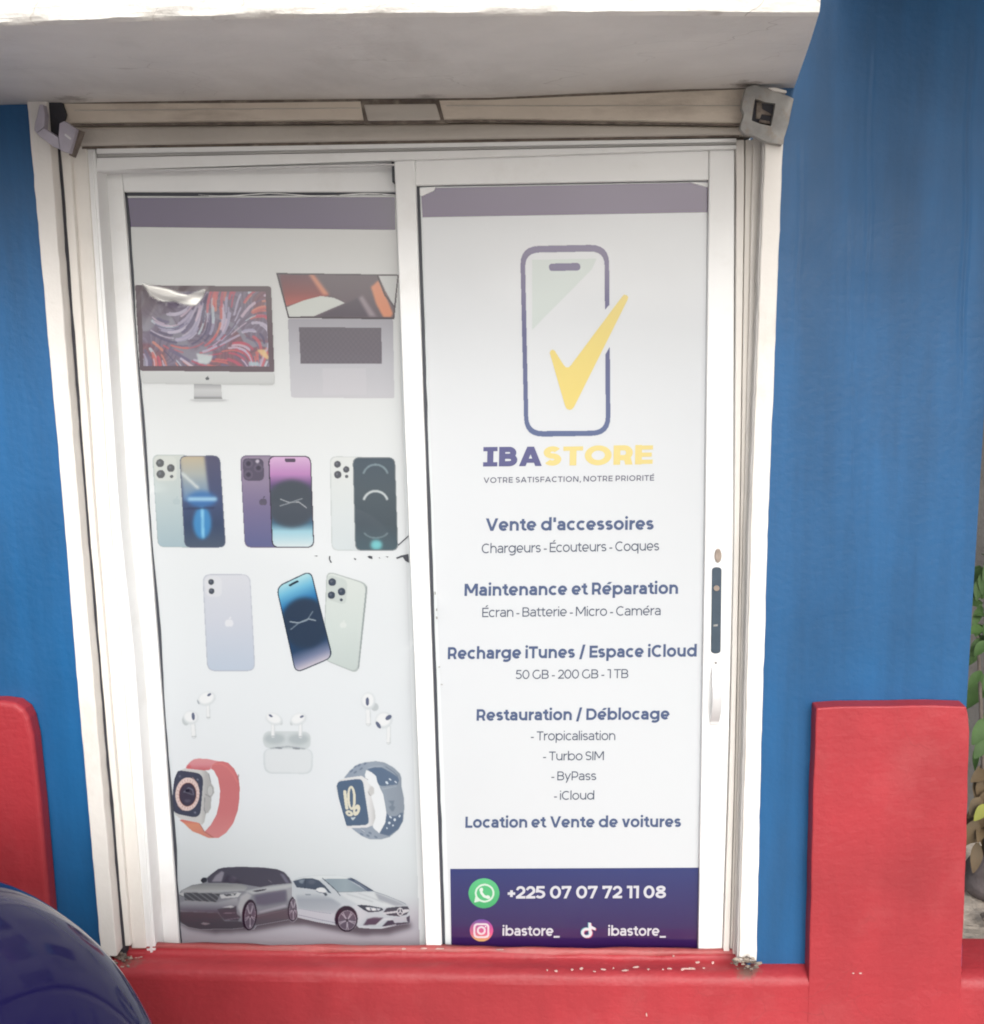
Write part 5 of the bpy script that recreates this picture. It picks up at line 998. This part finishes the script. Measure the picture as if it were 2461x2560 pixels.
K.poly([(880, 590), (960, 570), (1100, 690), (1000, 860), (960, 850), (940, 720)], (208, 214, 222), 12, **kw)
K.poly([(960, 575), (1020, 568), (1130, 578), (1305, 612), (1325, 640), (1250, 664), (1120, 672), (1050, 640)], (70, 76, 90), 3, **kw); K.poly([(1065, 605), (1130, 600), (1290, 622), (1262, 650), (1120, 648)], (206, 214, 222), 4, **kw); K.ell(1110, 620, 22, 16, (240, 244, 246), 0, 4, **kw); K.ell(1190, 635, 24, 14, (240, 244, 246), 0, 4, **kw); K.line([(1140, 612), (1160, 650)], 9, (80, 86, 100), 3, **kw); K.line([(1225, 615), (1240, 655)], 9, (80, 86, 100), 3, **kw)
K.poly([(1325, 668), (1370, 612), (1500, 596), (1660, 588), (1692, 640), (1645, 702), (1540, 728), (1380, 712)], (76, 78, 92), 4, **kw); K.poly([(1318, 690), (1330, 672), (1500, 652), (1560, 636), (1684, 628), (1690, 656), (1600, 690), (1500, 678), (1340, 698)], (212, 217, 223), 4, **kw)
K.ell(1556, 664, 46, 56, (226, 230, 234), 0, 3, mask=False); K.ell(1556, 664, 34, 44, (96, 98, 112), 0, 3, mask=False); [K.line([(1556, 664), (1556 + 40 * math.cos(t), 664 - 50 * math.sin(t))], 11, (232, 235, 239), 3, mask=False) for t in (math.pi / 2, math.pi * 7 / 6, math.pi * 11 / 6)]
K.poly([(1045, 848), (1100, 762), (1180, 742), (1325, 744), (1222, 846)], (100, 86, 104), 6, **kw); K.line([(1050, 845), (1105, 765), (1180, 745), (1320, 746)], 8, (150, 150, 164), 4, .8, **kw); K.poly([(1300, 870), (1380, 790), (1455, 778), (1480, 820), (1692, 806), (1692, 836), (1500, 856)], (82, 76, 92), 5, **kw); K.poly([(1455, 752), (1640, 733), (1655, 792), (1478, 816)], (196, 198, 208), 4, **kw); K.poly([(1640, 745), (1692, 712), (1692, 812), (1655, 800)], (84, 82, 98), 4, **kw); K.line([(985, 868), (1150, 882), (1300, 882), (1500, 842)], 10, (226, 228, 234), 5, **kw); K.line([(1222, 850), (1340, 765), (1450, 768)], 14, (220, 224, 230), 6, **kw)
wheel(K, 822, 782, 124, 138, (34, 46, 14, 16), 4)
K.build('printed_car', YQ - .0006, pl_)['label'] = 'silver saloon car with a round badge'
# scuffs where the vinyl has cracked, and lifted slivers along the top edge
a = Acc()
o3 = lambda p: tr(p, (300, 600), 2.390)
for p_ in ([(1250, 1888), (1258, 1890), (1256, 1910), (1268, 1928), (1258, 1928), (1249, 1908)], [(1160, 1888), (1178, 1885), (1182, 1891)], [(1398, 1900), (1412, 1905), (1410, 1913), (1400, 1908)], [(1478, 1892), (1492, 1886), (1508, 1890), (1510, 1906), (1490, 1902)], [(1546, 1898), (1552, 1896), (1556, 1905)], [(1588, 1890), (1606, 1892), (1600, 1898)], [(1650, 1898), (1680, 1885), (1724, 1876), (1727, 1928), (1706, 1918), (1690, 1895), (1656, 1906)], [(1660, 1822), (1724, 1765), (1725, 1772), (1664, 1828)]): a.slab(o3(p_), YQ - .0012, .0006)
a.build('vinyl_crack', M['seal'], pl_)
a = Acc()
for s_, e_, th in ((760, 800, 1), (800, 1300, 2.2), (1290, 1512, 3)):
    xs_ = np.linspace(s_, e_, 14); top_ = [(x / 1.5317, (744 + 5 * math.sin(x / 60)) / 1.5317) for x in xs_]; a.slab(top_ + [(x, y + th * random.uniform(.6, 1.3)) for x, y in top_[::-1]], GL - .006, .0008)
a.build('lifted_film_or_glare', M['alu'], pl_)
a = Acc(); a.slab([(1043, 471), (1090, 466), (1086, 476), (1055, 490), (1047, 486)], YS - .0016, .0008); a.slab([(1725, 455), (1772, 457), (1772, 468), (1750, 462)], YS - .0016, .0008); a.build('lifted_film_or_glare', M['alu'], pr)
a = Acc()
for x, y, r1, r2 in ((1088, 1483, 2, 5), (1092, 1525, 2, 4), (1092, 1545, 2.4, 4), (1098, 1668, 3, 1.5), (1104, 1712, 3, 1.5)): chip(x, y, r1, r2, Yr - .0045)
for x, y, r1, r2 in ((350, 1748, 3.2, 8), (353, 1772, 2.4, 5)): chip(x, y, r1, r2, Yd - .0006)
a.build('scuff_mark', M['steel'], DR)

# ================================================================== things at the right edge
def leaf(acc, c, L_, wd, d, up, mi=0):
    d = Vector(d).normalized(); s_ = d.cross(Vector(up)).normalized(); n_ = s_.cross(d).normalized(); b0 = len(acc.v); k = 6
    for i in range(k + 1):
        t = i / k; ww = wd * math.sin(math.pi * min(1, t * .93 + .04)) ** .8 * (1 - .25 * t); cc = Vector(c) + d * (L_ * t) - n_ * (L_ * .35 * t * t)
        acc.v += [cc - s_ * ww + n_ * ww * .3, cc, cc + s_ * ww + n_ * ww * .3]
    for i in range(k):
        for j in range(2): q_ = b0 + i * 3 + j; acc.f.append((q_, q_ + 1, q_ + 4, q_ + 3)); acc.m.append(mi)
PB = at(2475, 2240, .22)
pb = empty('leafy_plant', (PB.x, PB.y, .2), 'green leafy plant with some yellowing leaves growing behind the blue wall', 'plant')
a = Acc()
for i in range(5): a.tube((PB.x + .03 * i, PB.y + random.uniform(-.03, .05), .2), (PB.x + random.uniform(-.06, .2), PB.y + random.uniform(-.05, .15), random.uniform(.9, 1.35)), .009, 8, 0, .004)
a.build('stem', M['bark'], pb, smooth=True)
a = Acc()
spec = [(2452, 1420), (2440, 1450), (2462, 1480), (2448, 1510), (2470, 1540), (2445, 1560), (2455, 1590), (2480, 1450), (2490, 1520), (2470, 1400)]
for x, y in spec:
    for k in range(2): leaf(a, at(x + 14 + random.uniform(-8, 8), y + random.uniform(-14, 14), PB.y - .03 + random.uniform(-.03, .06)), random.uniform(.045, .075), random.uniform(.012, .02), (random.uniform(-.9, .1), random.uniform(-.8, -.1), random.uniform(-.6, .3)), (random.uniform(-.3, .3), -.5, 1))
leaf(a, at(2466, 1800, PB.y - .05), .07, .022, (-.5, -.5, -.6), (0, -.8, .6)); leaf(a, at(2468, 1845, PB.y - .05), .06, .02, (-.5, -.5, -.5), (0, -.8, .6))
for i in range(30): leaf(a, at(2452 + random.uniform(-6, 30), random.uniform(1380, 1900), PB.y + random.uniform(-.02, .2)), random.uniform(.04, .07), random.uniform(.01, .018), (random.uniform(-1, .4), random.uniform(-.9, .1), random.uniform(-.8, .3)), (random.uniform(-.4, .4), -.5, 1))
for i in range(34): leaf(a, (PB.x + random.uniform(.02, .45), PB.y + random.uniform(-.1, .3), random.uniform(.75, 1.5)), random.uniform(.06, .11), random.uniform(.018, .03), (random.uniform(-1, 1), random.uniform(-1, .3), random.uniform(-.7, .4)), (0, -.4, 1))
a.build('foliage', M['leaf'], pb, smooth=True)
a = Acc(); leaf(a, at(2466, 2012, PB.y - .06), .05, .016, (-.6, -.5, -.5), (0, -.8, .6)); a.build('yellow_leaf', M['leafy'], pb, smooth=True)
a = Acc()
for i in range(26): leaf(a, at(2450 + random.uniform(-10, 40), 1915 + i * 8, PB.y - .02 + random.uniform(-.04, .08)), random.uniform(.05, .08), random.uniform(.012, .022), (random.uniform(-1, .3), random.uniform(-.8, 0), random.uniform(-1, .2)), (0, -.6, .8))
a.build('dry_leaf_cluster', M['leafdry'], pb, smooth=True)
def rock(name, c, r, mt, label, cat, sq=(1, 1, .7)):
    bm = bmesh.new(); bmesh.ops.create_icosphere(bm, subdivisions=3, radius=1); ph = rng.uniform(0, 6, 6)
    for v in bm.verts:
        p = v.co; k = 1 + .16 * math.sin(3 * p.x + ph[0]) + .12 * math.sin(4 * p.y + ph[1]) + .1 * math.sin(5 * p.z + ph[2]); v.co = Vector((p.x * sq[0], p.y * sq[1], p.z * sq[2])) * r * k + Vector(c)
    me = bpy.data.meshes.new(name); bm.to_mesh(me); bm.free(); o = link(name, me, None, [mt]); me.polygons.foreach_set('use_smooth', [True] * len(me.polygons)); tag(o, label, cat); return o
rc = at(2462, 2195, .33); rock('stone', (rc.x + .03, .36, rc.z - .01), .085, M['stone'], 'dark rounded stone on the sand at the right edge', 'stone')
rc = atz(2462, 2300, .205); rock('stone', (rc.x + .012, rc.y, .212), .022, M['grime'], 'small brown flat stone half sunk in pale sand', 'stone', (1, .8, .4))
a = Acc(); a.box((1.0, .62, 0), (3.6, .80, 2.6)); gw = a.build('garden_wall', M['greywall'], None, .01); tag(gw, 'grey rendered wall seen behind the leafy plant', 'wall')

# ================================================================== parked car, front corner in the lower left of the picture
CY = -1.646
car = empty('parked_car', (-2.6, CY, 0), 'dark navy blue glossy car parked beside the shop with its front corner showing', 'car')
def loft(name, st, mt, parent, nseg=26, n=54, ex=3.48):
    st = np.array(st, float); q_ = np.linspace(0, len(st) - 1, n); S = np.stack([np.interp(q_, range(len(st)), st[:, i]) for i in range(4)], 1)
    for _ in range(3): S[1:-1] = (S[:-2] + 2 * S[1:-1] + S[2:]) / 4
    V = []; F = []; k = nseg * 2
    for (x, hw, zb, zt) in S:
        for i in range(k):
            t = 2 * math.pi * i / k; c_, s_ = math.cos(t), math.sin(t)
            V.append((x, CY + math.copysign(abs(c_) ** (2 / ex), c_) * hw, (zb + zt) / 2 + math.copysign(abs(s_) ** (2 / ex), s_) * (zt - zb) / 2))
    for i in range(n - 1):
        for j in range(k): F.append((i * k + j, (i + 1) * k + j, (i + 1) * k + (j + 1) % k, i * k + (j + 1) % k))
    F += [tuple(range(k)), tuple((n - 1) * k + j for j in range(k - 1, -1, -1))]
    o = mesh(name, V, F, mt, parent, smooth=True); m_ = o.modifiers.new('smooth', 'SUBSURF'); m_.levels = m_.render_levels = 1; return o
loft('body', [(-.461, .20, .40, .474), (-.489, .36, .36, .573), (-.545, .50, .30, .709), (-.63, .63, .26, .833), (-.742, .735, .23, .938), (-.911, .81, .22, 1.024), (-1.211, .85, .21, 1.074), (-1.774, .87, .20, 1.13), (-2.9, .88, .20, 1.15), (-4.1, .87, .20, 1.15), (-4.5, .82, .24, 1.08), (-4.68, .70, .30, .9), (-4.72, .5, .36, .7)], M['navy'], car)
loft('cabin', [(-1.75, .66, 1.0, 1.1), (-2.15, .70, 1.02, 1.38), (-2.6, .69, 1.05, 1.58), (-3.3, .69, 1.05, 1.64), (-4.0, .67, 1.05, 1.56), (-4.45, .62, 1.05, 1.2)], M['carglass'], car, ex=3.2)
loft('roof', [(-2.45, .58, 1.53, 1.58), (-2.75, .64, 1.55, 1.64), (-3.3, .65, 1.57, 1.68), (-3.9, .62, 1.55, 1.62), (-4.1, .55, 1.50, 1.55)], M['navy'], car, ex=2.6)
loft('bumper', [(-.43, .25, .26, .36), (-.46, .42, .24, .38), (-.56, .58, .22, .39), (-.70, .71, .21, .40), (-.95, .82, .2, .38)], M['plastic'], car, ex=3)
for sy in (-1, 1):
    rock_ = bpy.data.meshes.new('headlight'); bm = bmesh.new(); bmesh.ops.create_uvsphere(bm, u_segments=24, v_segments=16, radius=1)
    for v in bm.verts: v.co = Vector((-.555 + v.co.x * .07 - .07 * v.co.y * sy, CY + sy * .47 + v.co.y * .13, .60 + v.co.z * .07))
    bm.to_mesh(rock_); bm.free(); hl = link('headlight', rock_, car, [M['lamp']]); rock_.polygons.foreach_set('use_smooth', [True] * len(rock_.polygons))
    for wx in (-1.42, -3.95):
        a = Acc(); a.tube((wx, CY + sy * .70, .32), (wx, CY + sy * .895, .32), .32, 40); wh = a.build('wheel', M['tyre'], car, .03, 4)
        a = Acc(); a.tube((wx, CY + sy * .85, .32), (wx, CY + sy * .905, .32), .21, 32, 0, .19)
        for i in range(5):
            t = 2 * math.pi * i / 5; a.tube((wx, CY + sy * .906, .32), (wx + .18 * math.cos(t), CY + sy * .908, .32 + .18 * math.sin(t)), .018, 8)
        a.build('rim', M['rim'], wh)

car.location.x += .016
